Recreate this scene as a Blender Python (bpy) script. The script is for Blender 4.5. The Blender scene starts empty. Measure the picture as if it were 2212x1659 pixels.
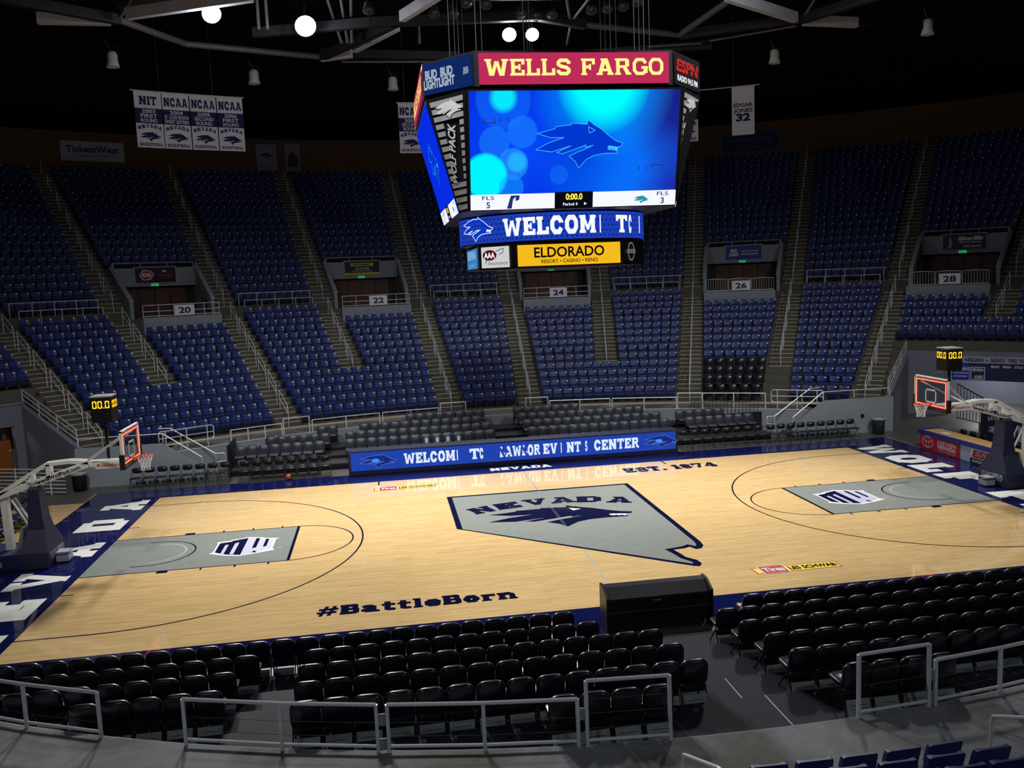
import bpy, math, random
from mathutils import Vector, Matrix
from mathutils.geometry import tessellate_polygon
random.seed(7)
scene = bpy.context.scene
COL = scene.collection
PI = math.pi
def lin(r, g, b):
    f = lambda c: (c/255/12.92) if c/255 <= .04045 else ((c/255+.055)/1.055)**2.4
    return (f(r), f(g), f(b))
# ------------------------------------------------------------------ camera
F_PX, CAM = 1894.83, Vector((-5.4367, -27.4259, 7.9409))
YAW, PITCH, ROLL = .144845, -.120732, -.040897
fwd = Vector((math.sin(YAW)*math.cos(PITCH), math.cos(YAW)*math.cos(PITCH), math.sin(PITCH)))
r0 = Vector((math.cos(YAW), -math.sin(YAW), 0)); u0 = r0.cross(fwd)
rr = math.cos(ROLL)*r0 + math.sin(ROLL)*u0; uu = -math.sin(ROLL)*r0 + math.cos(ROLL)*u0
cd = bpy.data.cameras.new('camera'); cam = bpy.data.objects.new('camera', cd); COL.objects.link(cam)
cd.sensor_width = 36; cd.lens = F_PX/2212*36; cd.clip_end = 400; cd.clip_start = .05
m = Matrix.Identity(4)
for i in range(3):
    m[i][0] = rr[i]; m[i][1] = uu[i]; m[i][2] = -fwd[i]; m[i][3] = CAM[i]
cam.matrix_world = m; scene.camera = cam
def project(P):
    d = Vector(P) - CAM; z = d.dot(fwd)
    if z < .1: return (-1e5, -1e5, z)
    return (1106 + F_PX*d.dot(rr)/z, 829.5 - F_PX*d.dot(uu)/z, z)
# ------------------------------------------------------------------ world + large lights + exposure
w = bpy.data.worlds.new('world'); scene.world = w; w.use_nodes = True
w.node_tree.nodes['Background'].inputs[0].default_value = (.35, .42, .6, 1)
w.node_tree.nodes['Background'].inputs[1].default_value = .006
vs = scene.view_settings
vs.view_transform = 'Standard'; vs.look = 'None'; vs.gamma = 1; vs.exposure = 0; vs.use_curve_mapping = False
def spot(name, loc, aim, power, size, blend, col=(1, .97, .92), rad=.9):
    l = bpy.data.lights.new(name, 'SPOT'); l.energy = power; l.spot_size = math.radians(size); l.spot_blend = blend
    l.color = col; l.shadow_soft_size = rad
    o = bpy.data.objects.new(name, l); COL.objects.link(o); o.location = loc
    o.rotation_euler = (Vector(aim)-Vector(loc)).to_track_quat('-Z', 'Y').to_euler(); return o
ZL = 20.3
# far ring lamps (the last one out of view) light the near half, unseen lamps added before the near truss light the far half and the lower stand
for x, y, ax, ay, pw, sz in ((-12.2, 15.4, -6, -2, 18500, 70), (-8.2, 17.3, -3, -2, 18500, 70), (2.5, 18.8, 2, -2, 20500, 70), (13, 10.5, 7, -2, 14000, 72),
        (-14, -8, -13, 11, 8500, 76), (-5, -8, -4, 12, 8000, 71), (5, -8, 5, 12, 8000, 71), (14, -8, 14, 11, 8500, 76)):
    spot('court_light', (x, y, ZL-.45), (ax, ay, 0), pw, sz, 1.0)
# house lights behind and above the near stand
for x, y, ax, pw in ((-13, -29, -7, 1300), (9, -31, 3, 1600)):
    spot('house_light', (x, y, 16), (ax, -14, 0), pw, 74, 1.0, (.9, .94, 1))
# ------------------------------------------------------------------ materials
MATS = {}
def M(name, rgb, rough=.6, metal=0, spec=.4, em=0, var=.08, scale=6, coat=0, bump=0, emrgb=None):
    if name in MATS: return MATS[name]
    mt = bpy.data.materials.new(name); mt.use_nodes = True; nt = mt.node_tree; b = nt.nodes['Principled BSDF']
    c = lin(*rgb)
    b.inputs['Base Color'].default_value = (*c, 1); b.inputs['Roughness'].default_value = rough
    b.inputs['Metallic'].default_value = metal; b.inputs['Specular IOR Level'].default_value = spec
    if coat: b.inputs['Coat Weight'].default_value = coat; b.inputs['Coat Roughness'].default_value = .05
    if em:
        b.inputs['Emission Color'].default_value = (*(lin(*emrgb) if emrgb else c), 1); b.inputs['Emission Strength'].default_value = em
        nt.nodes.remove(b); e = nt.nodes.new('ShaderNodeEmission'); e.inputs[0].default_value = (*(lin(*emrgb) if emrgb else c), 1); e.inputs[1].default_value = em
        nt.links.new(e.outputs[0], nt.nodes['Material Output'].inputs[0])
    elif var:
        tc = nt.nodes.new('ShaderNodeTexCoord'); n = nt.nodes.new('ShaderNodeTexNoise'); n.inputs['Scale'].default_value = scale
        n.inputs['Detail'].default_value = 4
        mx = nt.nodes.new('ShaderNodeMix'); mx.data_type = 'RGBA'
        mx.inputs['A'].default_value = (*[max(0, v*(1-var*2)) for v in c], 1); mx.inputs['B'].default_value = (*[min(1, v*(1+var*2)) for v in c], 1)
        nt.links.new(tc.outputs['Object'], n.inputs['Vector']); nt.links.new(n.outputs['Fac'], mx.inputs['Factor'])
        nt.links.new(mx.outputs['Result'], b.inputs['Base Color'])
        if bump:
            bp = nt.nodes.new('ShaderNodeBump'); bp.inputs['Strength'].default_value = bump; bp.inputs['Distance'].default_value = .01
            nt.links.new(n.outputs['Fac'], bp.inputs['Height']); nt.links.new(bp.outputs['Normal'], b.inputs['Normal'])
    MATS[name] = mt; return mt
def wood_court():
    mt = bpy.data.materials.new('maple_floor'); mt.use_nodes = True; nt = mt.node_tree; b = nt.nodes['Principled BSDF']; N = nt.nodes.new; K = nt.links.new
    tc = N('ShaderNodeTexCoord')
    br = N('ShaderNodeTexBrick'); br.offset = .37; br.inputs['Scale'].default_value = 1; br.inputs['Brick Width'].default_value = 1.25
    br.inputs['Row Height'].default_value = .058; br.inputs['Mortar Size'].default_value = .0012; br.inputs['Bias'].default_value = -.15
    br.inputs['Color1'].default_value = (*lin(224, 195, 142), 1); br.inputs['Color2'].default_value = (*lin(208, 177, 124), 1)
    br.inputs['Mortar'].default_value = (*lin(176, 140, 92), 1)
    mp = N('ShaderNodeMapping'); mp.inputs['Scale'].default_value = (.9, 16, 1)
    n = N('ShaderNodeTexNoise'); n.inputs['Scale'].default_value = 1.6; n.inputs['Detail'].default_value = 6
    cr = N('ShaderNodeValToRGB'); cr.color_ramp.elements[0].position = .33; cr.color_ramp.elements[0].color = (.7, .64, .55, 1)
    cr.color_ramp.elements[1].position = .62; cr.color_ramp.elements[1].color = (1.06, 1.03, 1, 1)
    mx = N('ShaderNodeMix'); mx.data_type = 'RGBA'; mx.blend_type = 'MULTIPLY'; mx.inputs['Factor'].default_value = .55
    K(tc.outputs['Object'], br.inputs['Vector']); K(tc.outputs['Object'], mp.inputs['Vector']); K(mp.outputs['Vector'], n.inputs['Vector'])
    K(n.outputs['Fac'], cr.inputs['Fac']); K(br.outputs['Color'], mx.inputs['A']); K(cr.outputs['Color'], mx.inputs['B']); K(mx.outputs['Result'], b.inputs['Base Color'])
    b.inputs['Roughness'].default_value = .6; b.inputs['Specular IOR Level'].default_value = 0
    b.inputs['Coat Weight'].default_value = 1.0; b.inputs['Coat Roughness'].default_value = .05
    return mt
MATS['wood'] = wood_court()
def concrete():
    mt = bpy.data.materials.new('walkway_concrete'); mt.use_nodes = True; nt = mt.node_tree; b = nt.nodes['Principled BSDF']; N = nt.nodes.new; K = nt.links.new
    tc = N('ShaderNodeTexCoord'); n = N('ShaderNodeTexNoise'); n.inputs['Scale'].default_value = .55; n.inputs['Detail'].default_value = 5; n.inputs['Distortion'].default_value = .6
    cr = N('ShaderNodeValToRGB'); cr.color_ramp.elements[0].position = .42; cr.color_ramp.elements[0].color = (*lin(88, 92, 86), 1)
    cr.color_ramp.elements[1].position = .6; cr.color_ramp.elements[1].color = (*lin(128, 130, 134), 1)
    n2 = N('ShaderNodeTexNoise'); n2.inputs['Scale'].default_value = 9; n2.inputs['Detail'].default_value = 8
    mx = N('ShaderNodeMix'); mx.data_type = 'RGBA'; mx.blend_type = 'OVERLAY'; mx.inputs['Factor'].default_value = .3
    K(tc.outputs['Object'], n.inputs['Vector']); K(tc.outputs['Object'], n2.inputs['Vector']); K(n.outputs['Fac'], cr.inputs['Fac'])
    K(cr.outputs['Color'], mx.inputs['A']); K(n2.outputs['Color'], mx.inputs['B']); K(mx.outputs['Result'], b.inputs['Base Color'])
    b.inputs['Roughness'].default_value = .7; b.inputs['Specular IOR Level'].default_value = .15; return mt
MATS['concrete'] = concrete()
def glass():
    mt = bpy.data.materials.new('board_glass'); mt.use_nodes = True; nt = mt.node_tree; nt.nodes.remove(nt.nodes['Principled BSDF'])
    t = nt.nodes.new('ShaderNodeBsdfTransparent'); g = nt.nodes.new('ShaderNodeBsdfGlossy'); g.inputs['Roughness'].default_value = .03
    t.inputs[0].default_value = (.86, .9, .9, 1)
    x = nt.nodes.new('ShaderNodeMixShader'); x.inputs[0].default_value = .07
    nt.links.new(t.outputs[0], x.inputs[1]); nt.links.new(g.outputs[0], x.inputs[2]); nt.links.new(x.outputs[0], nt.nodes['Material Output'].inputs[0]); return mt
MATS['glass'] = glass()
def screen_mat(name, base, blobs, strength=1.0):
    # video picture shown on an LED wall: glowing base colour plus soft round spots (object space metres)
    mt = bpy.data.materials.new(name); mt.use_nodes = True; nt = mt.node_tree; N = nt.nodes.new; K = nt.links.new
    b = nt.nodes['Principled BSDF']; b.inputs['Base Color'].default_value = (.01, .01, .02, 1); b.inputs['Roughness'].default_value = .5
    tc = N('ShaderNodeTexCoord'); col = None
    b.inputs['Specular IOR Level'].default_value = .05
    for (x, z, rad, rgb, amt, op) in blobs:
        mp = N('ShaderNodeMapping'); mp.inputs['Location'].default_value = (-x/rad, 0, -z/rad); mp.inputs['Scale'].default_value = (1/rad, 0, 1/rad)
        K(tc.outputs['Object'], mp.inputs['Vector'])
        g = N('ShaderNodeTexGradient'); g.gradient_type = 'SPHERICAL'; K(mp.outputs['Vector'], g.inputs['Vector'])
        ml = N('ShaderNodeMath'); ml.operation = 'MULTIPLY'; ml.inputs[1].default_value = amt; ml.use_clamp = True; K(g.outputs['Fac'], ml.inputs[0])
        m2 = N('ShaderNodeMath'); m2.operation = 'MULTIPLY'; m2.inputs[1].default_value = op; K(ml.outputs[0], m2.inputs[0])
        mx = N('ShaderNodeMix'); mx.data_type = 'RGBA'; mx.inputs['B'].default_value = (*lin(*rgb), 1)
        K(m2.outputs[0], mx.inputs['Factor'])
        if col is None: mx.inputs['A'].default_value = (*lin(*base), 1)
        else: K(col, mx.inputs['A'])
        col = mx.outputs['Result']
    nt.nodes.remove(b); e = N('ShaderNodeEmission'); e.inputs[1].default_value = strength; K(col, e.inputs[0]); K(e.outputs[0], nt.nodes['Material Output'].inputs[0])
    MATS[name] = mt; return mt
navy = M('navy_floor_paint', (18, 24, 74), .6, spec=0, coat=.9, var=.05)
grey_paint = M('grey_floor_paint', (134, 140, 136), .6, spec=0, coat=.8, var=.06, scale=3)
white_paint = M('white_floor_paint', (226, 228, 224), .6, spec=0, coat=.6, var=.02)
line_black = M('black_line_paint', (20, 16, 20), .6, spec=0, coat=.6)
navy_line = M('navy_line_paint', (15, 18, 52), .6, spec=0, coat=.6)
seat_blue = M('blue_seat_plastic', (27, 45, 105), .42, spec=.3, var=.05, scale=3)
seat_under = M('blue_seat_pan', (19, 31, 77), .45, var=.05)
plate_white = M('seat_number_plate', (235, 236, 232), .3)
seat_metal = M('seat_bracket', (66, 66, 70), .5, metal=.3)
tier_con = M('tier_concrete', (84, 82, 74), .8, var=.1, scale=2)
step_con = M('step_concrete', (76, 74, 64), .8, var=.1, scale=3)
nosing_m = M('step_nosing', (196, 190, 172), .45, var=.05)
steel = M('brushed_steel_rail', (212, 216, 224), .38, metal=.3, var=.03)
wall_grey = M('grey_painted_wall', (132, 141, 152), .7, var=.04, scale=2)
wall_dark = M('dark_grey_wall', (112, 116, 132), .75, var=.04, scale=2)
black_m = M('black_metal', (22, 22, 24), .5, metal=.2)
black_pad = M('black_vinyl', (20, 21, 32), .3, spec=.5, var=.05)
lit_pad = M('lit_black_vinyl', (56, 60, 72), .38, spec=.45, var=.08)  # black vinyl with the brightness of its lit front put into the colour
grey_plate = M('grey_slotted_plate', (122, 132, 136), .6)
deck_m = M('grey_riser_deck', (44, 46, 55), .7, spec=.12, var=.05, scale=2)
door_brown = M('brown_door', (84, 52, 34), .5, var=.12, scale=4)
ceil_m = M('black_ceiling', (24, 24, 28), .95, var=.05)
brown_wall = M('brown_wall', (92, 70, 48), .9, var=.08)
truss_dark = M('dark_truss_steel', (52, 52, 58), .6, metal=.2)
truss_light = M('pale_beam_steel', (214, 216, 226), .5)
tube_grey = M('grey_truss_tube', (120, 118, 116), .5, metal=.3)
white_metal = M('white_enamel', (222, 224, 220), .4)
pad_navy = M('navy_pad', (36, 40, 66), .55, var=.06)
banner_white = M('white_banner_cloth', (232, 233, 246), .85, var=.03)
banner_navy = M('navy_banner_print', (34, 42, 92), .85)
red_board = M('red_ad_board', (196, 40, 48), .5)
wood_top = M('wood_tabletop', (196, 160, 104), .5, var=.1)
# ------------------------------------------------------------------ mesh helpers
XF = {}
class MB:
    def __init__(s): s.v = []; s.f = []
    def add(s, vs, fs):
        o = len(s.v); s.v += [tuple(v) for v in vs]; s.f += [tuple(i+o for i in f) for f in fs]; return s
    def box(s, x0, x1, y0, y1, z0, z1, mat=None):
        P = [Vector((x, y, z)) for z in (z0, z1) for y in (y0, y1) for x in (x0, x1)]
        if mat is not None: P = [mat @ q for q in P]
        return s.add(P, [(0, 2, 3, 1), (4, 5, 7, 6), (0, 1, 5, 4), (2, 6, 7, 3), (0, 4, 6, 2), (1, 3, 7, 5)])
    def quad(s, *P): return s.add(P, [tuple(range(len(P)))])
    def poly(s, pts, fn):
        T = tessellate_polygon([[Vector((x, y, 0)) for x, y in pts]])
        return s.add([fn(x, y) for x, y in pts], T)
    def prism(s, pts, fa, fb):   # pts 2-D outline, fa/fb map to the two faces
        n = len(pts); T = tessellate_polygon([[Vector((x, y, 0)) for x, y in pts]])
        F = [tuple(reversed(t)) for t in T] + [tuple(i+n for i in t) for t in T] + [(i, (i+1) % n, (i+1) % n+n, i+n) for i in range(n)]
        return s.add([fa(*q) for q in pts] + [fb(*q) for q in pts], F)
    def loft(s, rings, cap=True):
        n = len(rings[0]); V = [q for r in rings for q in r]; F = []
        for k in range(len(rings)-1):
            for i in range(n): j = (i+1) % n; F.append((k*n+i, k*n+j, k*n+n+j, k*n+n+i))
        if cap: F += [tuple(reversed(range(n))), tuple(range((len(rings)-1)*n, len(rings)*n))]
        return s.add(V, F)
    def tube(s, a, b, r, n=8, r2=None): return s.path([a, b], r, n, r2)
    def path(s, pts, r, n=8, r2=None):
        P = [Vector(q) for q in pts]; rings = []; up = None
        for i, q in enumerate(P):
            t = (P[min(i+1, len(P)-1)] - P[max(i-1, 0)]).normalized()
            if up is None: up = Vector((0, 0, 1)) if abs(t.z) < .9 else Vector((1, 0, 0))
            a = t.cross(up).normalized(); b = a.cross(t).normalized(); up = b
            rad = r if r2 is None else r + (r2-r)*i/(len(P)-1)
            rings.append([q + (a*math.cos(2*PI*k/n) + b*math.sin(2*PI*k/n))*rad for k in range(n)])
        return s.loft(rings)
    def beam(s, a, b, w, h):     # rectangular bar
        a = Vector(a); b = Vector(b); t = (b-a).normalized(); up = Vector((0, 0, 1)) if abs(t.z) < .95 else Vector((1, 0, 0))
        x = t.cross(up).normalized(); y = x.cross(t).normalized()
        return s.loft([[q + x*sx*w/2 + y*sy*h/2 for sx, sy in ((-1, -1), (1, -1), (1, 1), (-1, 1))] for q in (a, b)])
    def lathe(s, prof, n=16, c=(0, 0, 0), mat=None):
        R = []
        for r, z in prof:
            ring = [Vector((c[0]+r*math.cos(2*PI*k/n), c[1]+r*math.sin(2*PI*k/n), c[2]+z)) for k in range(n)]
            R.append([mat @ q for q in ring] if mat is not None else ring)
        return s.loft(R)
    def sphere(s, c, r, n=12, m=8):
        return s.lathe([(max(.001, r*math.sin(PI*k/m)), -r*math.cos(PI*k/m)) for k in range(m+1)], n, c)
    def arcslab(s, r0, r1, a0, a1, z0, z1, side=1, yc=10, step=1.6):
        n = max(1, int(abs(a1-a0)/step)); rings = []
        for k in range(n+1):
            a = math.radians(a0+(a1-a0)*k/n)
            q = lambda r, z: Vector((r*math.sin(a), side*(-yc+r*math.cos(a)), z))
            rings.append([q(r0, z0), q(r1, z0), q(r1, z1), q(r0, z1)])
        return s.loft(rings)
    def text(s, st, fn, h=1, style='sans', width=None, align='c', bold=0, shear=0):
        V, F, wd = glyphs(st, style, bold, shear)
        sx = h if width is None else width/wd
        ox = {'c': -wd/2, 'l': 0, 'r': -wd}[align]
        if style != 'slab': return s.add([fn((x+ox)*sx, y*h) for x, y in V], F)
        o = fn(0, 0); nn = (fn(.01, 0)-o).cross(fn(0, .01)-o).normalized()
        for k, f in enumerate(F):           # overlapping strokes sit a hair apart
            s.add([fn((V[i][0]+ox)*sx, V[i][1]*h)+nn*(.0005*(k % 16)) for i in f], [tuple(range(len(f)))])
        return s
    def build(s, name, mat, parent=None, smooth=False, local=False):
        me = bpy.data.meshes.new(name); V = s.v
        o = None
        if parent is None:
            xs = [q[0] for q in V]; ys = [q[1] for q in V]; zs = [q[2] for q in V]
            c = ((min(xs)+max(xs))/2, (min(ys)+max(ys))/2, min(zs)); V = [(q[0]-c[0], q[1]-c[1], q[2]-c[2]) for q in V]
        elif not local and parent.name in XF:
            inv = XF[parent.name]; V = [tuple(inv @ Vector(q)) for q in V]
        me.from_pydata(V, [], s.f); me.update()
        mats = mat if isinstance(mat, (list, tuple)) else [mat]
        for q in mats: me.materials.append(q)
        if smooth:
            for q in me.polygons: q.use_smooth = True
        o = bpy.data.objects.new(name, me); COL.objects.link(o)
        if parent is None: o.location = c
        else:
            o.parent = parent
            if parent.name in XF and not local: XF[o.name] = XF[parent.name]
        return o
def tag(o, label=None, cat=None, group=None, kind=None):
    if label: o['label'] = label
    if cat: o['category'] = cat
    if group: o['group'] = group
    if kind: o['kind'] = kind
    return o
def thing(name, label, cat, loc=(0, 0, 0), rz=0, group=None, kind=None):
    o = bpy.data.objects.new(name, None); COL.objects.link(o); o.location = loc; o.rotation_euler = (0, 0, rz); o.empty_display_size = .1
    XF[o.name] = (Matrix.Translation(loc) @ Matrix.Rotation(rz, 4, 'Z')).inverted()
    return tag(o, label, cat, group, kind)
def kids(o):
    return KID.get(o.name, [])
KID = {}
def freeze(o):        # remember the children of a prototype once, so copies need no scene search
    KID[o.name] = [c for c in COL.objects if c.parent is o]
    for c in KID[o.name]: KID[c.name] = [d for d in COL.objects if d.parent is c]
    return o
def dup(o, loc, rz, label=None, group=None):
    c = o.copy(); COL.objects.link(c); c.location = loc; c.rotation_euler = (0, 0, rz)
    if label: c['label'] = label
    if group: c['group'] = group
    for k in kids(o):
        d = k.copy(); COL.objects.link(d); d.parent = c
        for k2 in kids(k):
            e = k2.copy(); COL.objects.link(e); e.parent = d
    return c
class Proto:          # first use moves the prototype itself, later uses copy it
    def __init__(s, o): s.o = freeze(o); s.used = False
    def put(s, loc, rz, label, group):
        if s.used: return dup(s.o, loc, rz, label, group)
        s.used = True; s.o.location = loc; s.o.rotation_euler = (0, 0, rz); return tag(s.o, label, None, group)
def pol(r, a, z=0, side=1):
    a = math.radians(a); return Vector((r*math.sin(a), side*(-10+r*math.cos(a)), z))
# ------------------------------------------------------------------ lettering
GC = {}
def stroke(V, F, pts, t, closed=False):
    n = len(pts); seg = n if closed else n-1
    for i in range(seg):
        a = Vector((*pts[i], 0)); b = Vector((*pts[(i+1) % n], 0)); d = (b-a).normalized(); q = Vector((-d.y, d.x, 0))*t/2
        e0 = d*t*(.2 if (closed or i > 0) else 0); e1 = d*t*(.2 if (closed or i < seg-1) else 0)
        o = len(V)
        for P in (a-e0-q, b+e1-q, b+e1+q, a-e0+q): V.append((P.x, P.y))
        F.append((o, o+1, o+2, o+3))
def slab_glyph(ch, wt=1):
    V, F = [], []
    T = .3*wt; t = .22*wt; s = .17*wt; h = T/2
    def R(x0, y0, x1, y1):
        o = len(V); V.extend([(x0, y0), (x1, y0), (x1, y1), (x0, y1)]); F.append((o, o+1, o+2, o+3))
    def Q(*P):
        o = len(V); V.extend(P); F.append((o, o+1, o+2, o+3))
    def stem(x, b=1, tp=1, e=.07):
        R(x, 0, x+T, 1)
        if b: R(x-e, 0, x+T+e, s)
        if tp: R(x-e, 1-s, x+T+e, 1)
    def ring(w, y0=0, y1=1, op=None):
        c = .22; x0, x1 = h, w-h; a, b = y0+t/2, y1-t/2; m = min(c, (y1-y0)*.3)
        P = [(x0, a+m), (x0, b-m), (x0+c*.7, b), (x1-c*.7, b), (x1, b-m), (x1, a+m), (x1-c*.7, a), (x0+c*.7, a)]
        if op: P = [P[i] for i in op]
        stroke(V, F, P, .27*wt, closed=not op)
    w = .9
    if ch == 'A': w = 1.04; Q((.07, 0), (.3, 0), (.62, 1), (.36, 1)); Q((.74, 0), (1.0, 0), (.68, 1), (.42, 1)); R(.3, .22, .74, .38); R(0, 0, .38, s); R(.66, 0, 1.04, s); R(.26, 1-s, .6, 1)
    elif ch == 'B': stem(.07); R(.2, 0, .75, t); R(.2, 1-t, .7, 1); R(.2, .42, .72, .58); R(.6, .55, .82, .92); R(.64, .1, .88, .5); Q((.7, 0), (.75, 0), (.88, .12), (.7, .19)); Q((.66, .81), (.82, .9), (.7, 1), (.6, 1))
    elif ch in 'C(': ring(.9, op=[5, 6, 7, 0, 1, 2, 3, 4]); R(.66, .62, .9, .72)
    elif ch == 'D': w = .95; stem(.07); R(.2, 0, .7, t); R(.2, 1-t, .7, 1); R(.7, .2, .95, .8); Q((.66, 0), (.7, 0), (.95, .22), (.7, .25)); Q((.7, .75), (.95, .78), (.7, 1), (.66, 1))
    elif ch == 'E': w = .86; stem(.07); R(.2, 0, .86, t); R(.2, 1-t, .86, 1); R(.2, .41, .58, .59); R(.68, 0, .86, .34); R(.68, .66, .86, 1); R(.5, .32, .62, .68)
    elif ch == 'F': w = .84; stem(.07); R(.2, 1-t, .84, 1); R(.2, .4, .56, .58); R(.66, .64, .84, 1); R(.48, .31, .6, .67)
    elif ch == 'G': ring(.92, op=[4, 3, 2, 1, 0, 7, 6, 5]); R(.55, .36, .95, .52); R(.7, .1, .92, .45)
    elif ch == 'H': w = 1.0; stem(.07); stem(.63); R(.3, .42, .7, .58)
    elif ch in 'I': w = .4; stem(.07)
    elif ch == 'J': w = .75; R(.4, .2, .65, 1); R(.28, 1-s, .75, 1); stroke(V, F, [(.525, .25), (.4, .11), (.2, .11), (.11, .25), (.11, .36)], .22)
    elif ch == 'K': w = 1.0; stem(.07); Q((.3, .35), (.4, .6), (.9, 1), (.62, 1)); Q((.64, 0), (.95, 0), (.6, .62), (.4, .52)); R(.55, 1-s, .97, 1); R(.58, 0, 1.0, s)
    elif ch == 'L': w = .82; stem(.07); R(.2, 0, .82, t); R(.63, 0, .82, .42)
    elif ch == 'M': w = 1.2; stem(.07); stem(.83); Q((.15, 1), (.36, 1), (.68, .25), (.54, .15)); Q((.84, 1), (1.05, 1), (.66, .15), (.52, .25))
    elif ch == 'N': w = 1.06; stem(.07, 1, 1); stem(.69, 0, 1); Q((.07, 1), (.38, 1), (.99, 0), (.68, 0))
    elif ch in 'O0': w = .92; ring(w)
    elif ch == 'Q': w = .92; ring(w); Q((.5, .3), (.62, .36), (.98, -.1), (.78, -.1))
    elif ch == 'P': w = .88; stem(.07); R(.2, 1-t, .72, 1); R(.2, .36, .72, .36+t); R(.64, .44, .88, .92); Q((.66, .81), (.88, .9), (.74, 1), (.6, 1)); Q((.66, .36), (.74, .36), (.88, .46), (.66, .55))
    elif ch == 'R': w = .98; stem(.07); R(.2, 1-t, .7, 1); R(.2, .42, .7, .42+t); R(.62, .5, .86, .92); Q((.66, .81), (.86, .9), (.74, 1), (.6, 1)); Q((.68, 0), (.96, 0), (.7, .5), (.44, .5)); R(.66, 0, .98, s)
    elif ch == 'S': w = .84; stroke(V, F, [(.73, .68), (.73, .78), (.6, .9), (.24, .9), (.11, .78), (.11, .65), (.24, .55), (.6, .46), (.73, .35), (.73, .22), (.6, .1), (.24, .1), (.11, .22), (.11, .32)], .21)
    elif ch == 'T': w = .9; R(.325, 0, .575, 1); R(.24, 0, .66, s); R(0, 1-t, .9, 1); R(0, .66, .17, 1); R(.73, .66, .9, 1)
    elif ch == 'U': w = .98; R(.07, .2, .32, 1); R(.68, .2, .93, 1); R(0, 1-s, .39, 1); R(.6, 1-s, .98, 1); stroke(V, F, [(.195, .3), (.3, .11), (.7, .11), (.805, .3)], .23)
    elif ch == 'V': w = 1.04; Q((.36, 0), (.62, 0), (.34, 1), (.07, 1)); Q((.42, 0), (.68, 0), (.97, 1), (.72, 1)); R(0, 1-s, .42, 1); R(.64, 1-s, 1.04, 1)
    elif ch == 'W': w = 1.4; Q((.26, 0), (.5, 0), (.32, 1), (.06, 1)); Q((.34, 0), (.54, 0), (.76, .8), (.6, .9)); Q((.86, 0), (1.06, 0), (.8, .9), (.64, .8)); Q((.9, 0), (1.14, 0), (1.34, 1), (1.1, 1)); R(0, 1-s, .4, 1); R(1.0, 1-s, 1.4, 1)
    elif ch == 'X': w = 1.0; Q((.05, 0), (.33, 0), (.95, 1), (.67, 1)); Q((.67, 0), (.95, 0), (.33, 1), (.05, 1))
    elif ch == 'Y': w = 1.0; R(.37, 0, .63, .5); Q((.37, .4), (.6, .5), (.3, 1), (.04, 1)); Q((.4, .5), (.63, .4), (.96, 1), (.7, 1))
    elif ch == '1': w = .5; R(.14, 0, .4, 1); R(.02, 0, .5, s); R(0, .74, .2, .9)
    elif ch == '2': w = .84; stroke(V, F, [(.11, .7), (.13, .8), (.26, .9), (.58, .9), (.71, .78), (.71, .66), (.6, .52), (.14, .2)], .22); R(0, 0, .84, .2)
    elif ch == '3': w = .84; stroke(V, F, [(.1, .8), (.24, .9), (.6, .9), (.72, .8), (.72, .62), (.6, .52), (.35, .52)], .21); stroke(V, F, [(.6, .5), (.72, .4), (.72, .2), (.6, .1), (.24, .1), (.1, .22)], .21)
    elif ch == '4': w = .9; R(.5, 0, .75, 1); R(0, .22, .9, .4); Q((0, .25), (.24, .25), (.6, 1), (.42, 1)); R(.42, 0, .83, s)
    elif ch == '5': w = .84; R(.06, .8, .78, 1); R(.06, .45, .28, 1); stroke(V, F, [(.17, .55), (.58, .57), (.72, .45), (.72, .22), (.58, .1), (.24, .1), (.1, .22)], .21)
    elif ch == '6': w = .86; ring(.86, 0, .62); stroke(V, F, [(.12, .35), (.12, .7), (.28, .9), (.6, .9), (.72, .8)], .22)
    elif ch == '7': w = .82; R(0, .8, .82, 1); Q((.2, 0), (.48, 0), (.82, .84), (.55, .84)); R(0, .62, .16, 1)
    elif ch == '8': w = .86; ring(.86, 0, .58); ring(.82, .44, 1)
    elif ch == '9': w = .86; ring(.86, .38, 1); stroke(V, F, [(.74, .65), (.74, .3), (.58, .1), (.26, .1), (.14, .2)], .22)
    elif ch == '#': w = 1.0; Q((.12, 0), (.3, 0), (.52, 1), (.34, 1)); Q((.5, 0), (.68, 0), (.9, 1), (.72, 1)); R(.04, .26, .9, .42); R(.12, .6, .98, .76)
    elif ch == '.': w = .3; R(.03, 0, .27, .22)
    elif ch == '|': w = .12; R(.02, 0, .1, 1)
    elif ch == '-': w = .5; R(.05, .4, .45, .55)
    elif ch == 'a': w = .88; stroke(V, F, [(.1, .56), (.22, .63), (.48, .63), (.6, .54), (.6, .1)], .19); ring(.72, 0, .44); R(.5, 0, .88, .14)
    elif ch == 't': w = .66; R(.16, .1, .4, .92); R(0, .55, .62, .7); stroke(V, F, [(.28, .2), (.36, .09), (.56, .09), (.6, .18)], .17)
    elif ch == 'l': w = .46; R(.11, 0, .35, 1); R(0, 0, .46, .13); R(.0, .87, .3, 1)
    elif ch == 'e': w = .78; stroke(V, F, [(.7, .2), (.58, .09), (.24, .09), (.1, .22), (.1, .5), (.24, .62), (.56, .62), (.68, .5), (.68, .36), (.1, .36)], .19)
    elif ch == 'o': w = .8; ring(.8, 0, .72)
    elif ch == 'r': w = .7; R(.1, 0, .34, .7); R(0, 0, .44, .13); R(0, .57, .3, .7); stroke(V, F, [(.3, .48), (.42, .6), (.62, .6), (.62, .5)], .18)
    elif ch == 'n': w = .95; R(.1, 0, .34, .7); R(0, 0, .42, .13); R(0, .57, .3, .7); stroke(V, F, [(.3, .5), (.42, .61), (.6, .61), (.72, .5), (.72, 0)], .22); R(.54, 0, .92, .13)
    elif ch == ' ': w = .45
    return V, F, w
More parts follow.
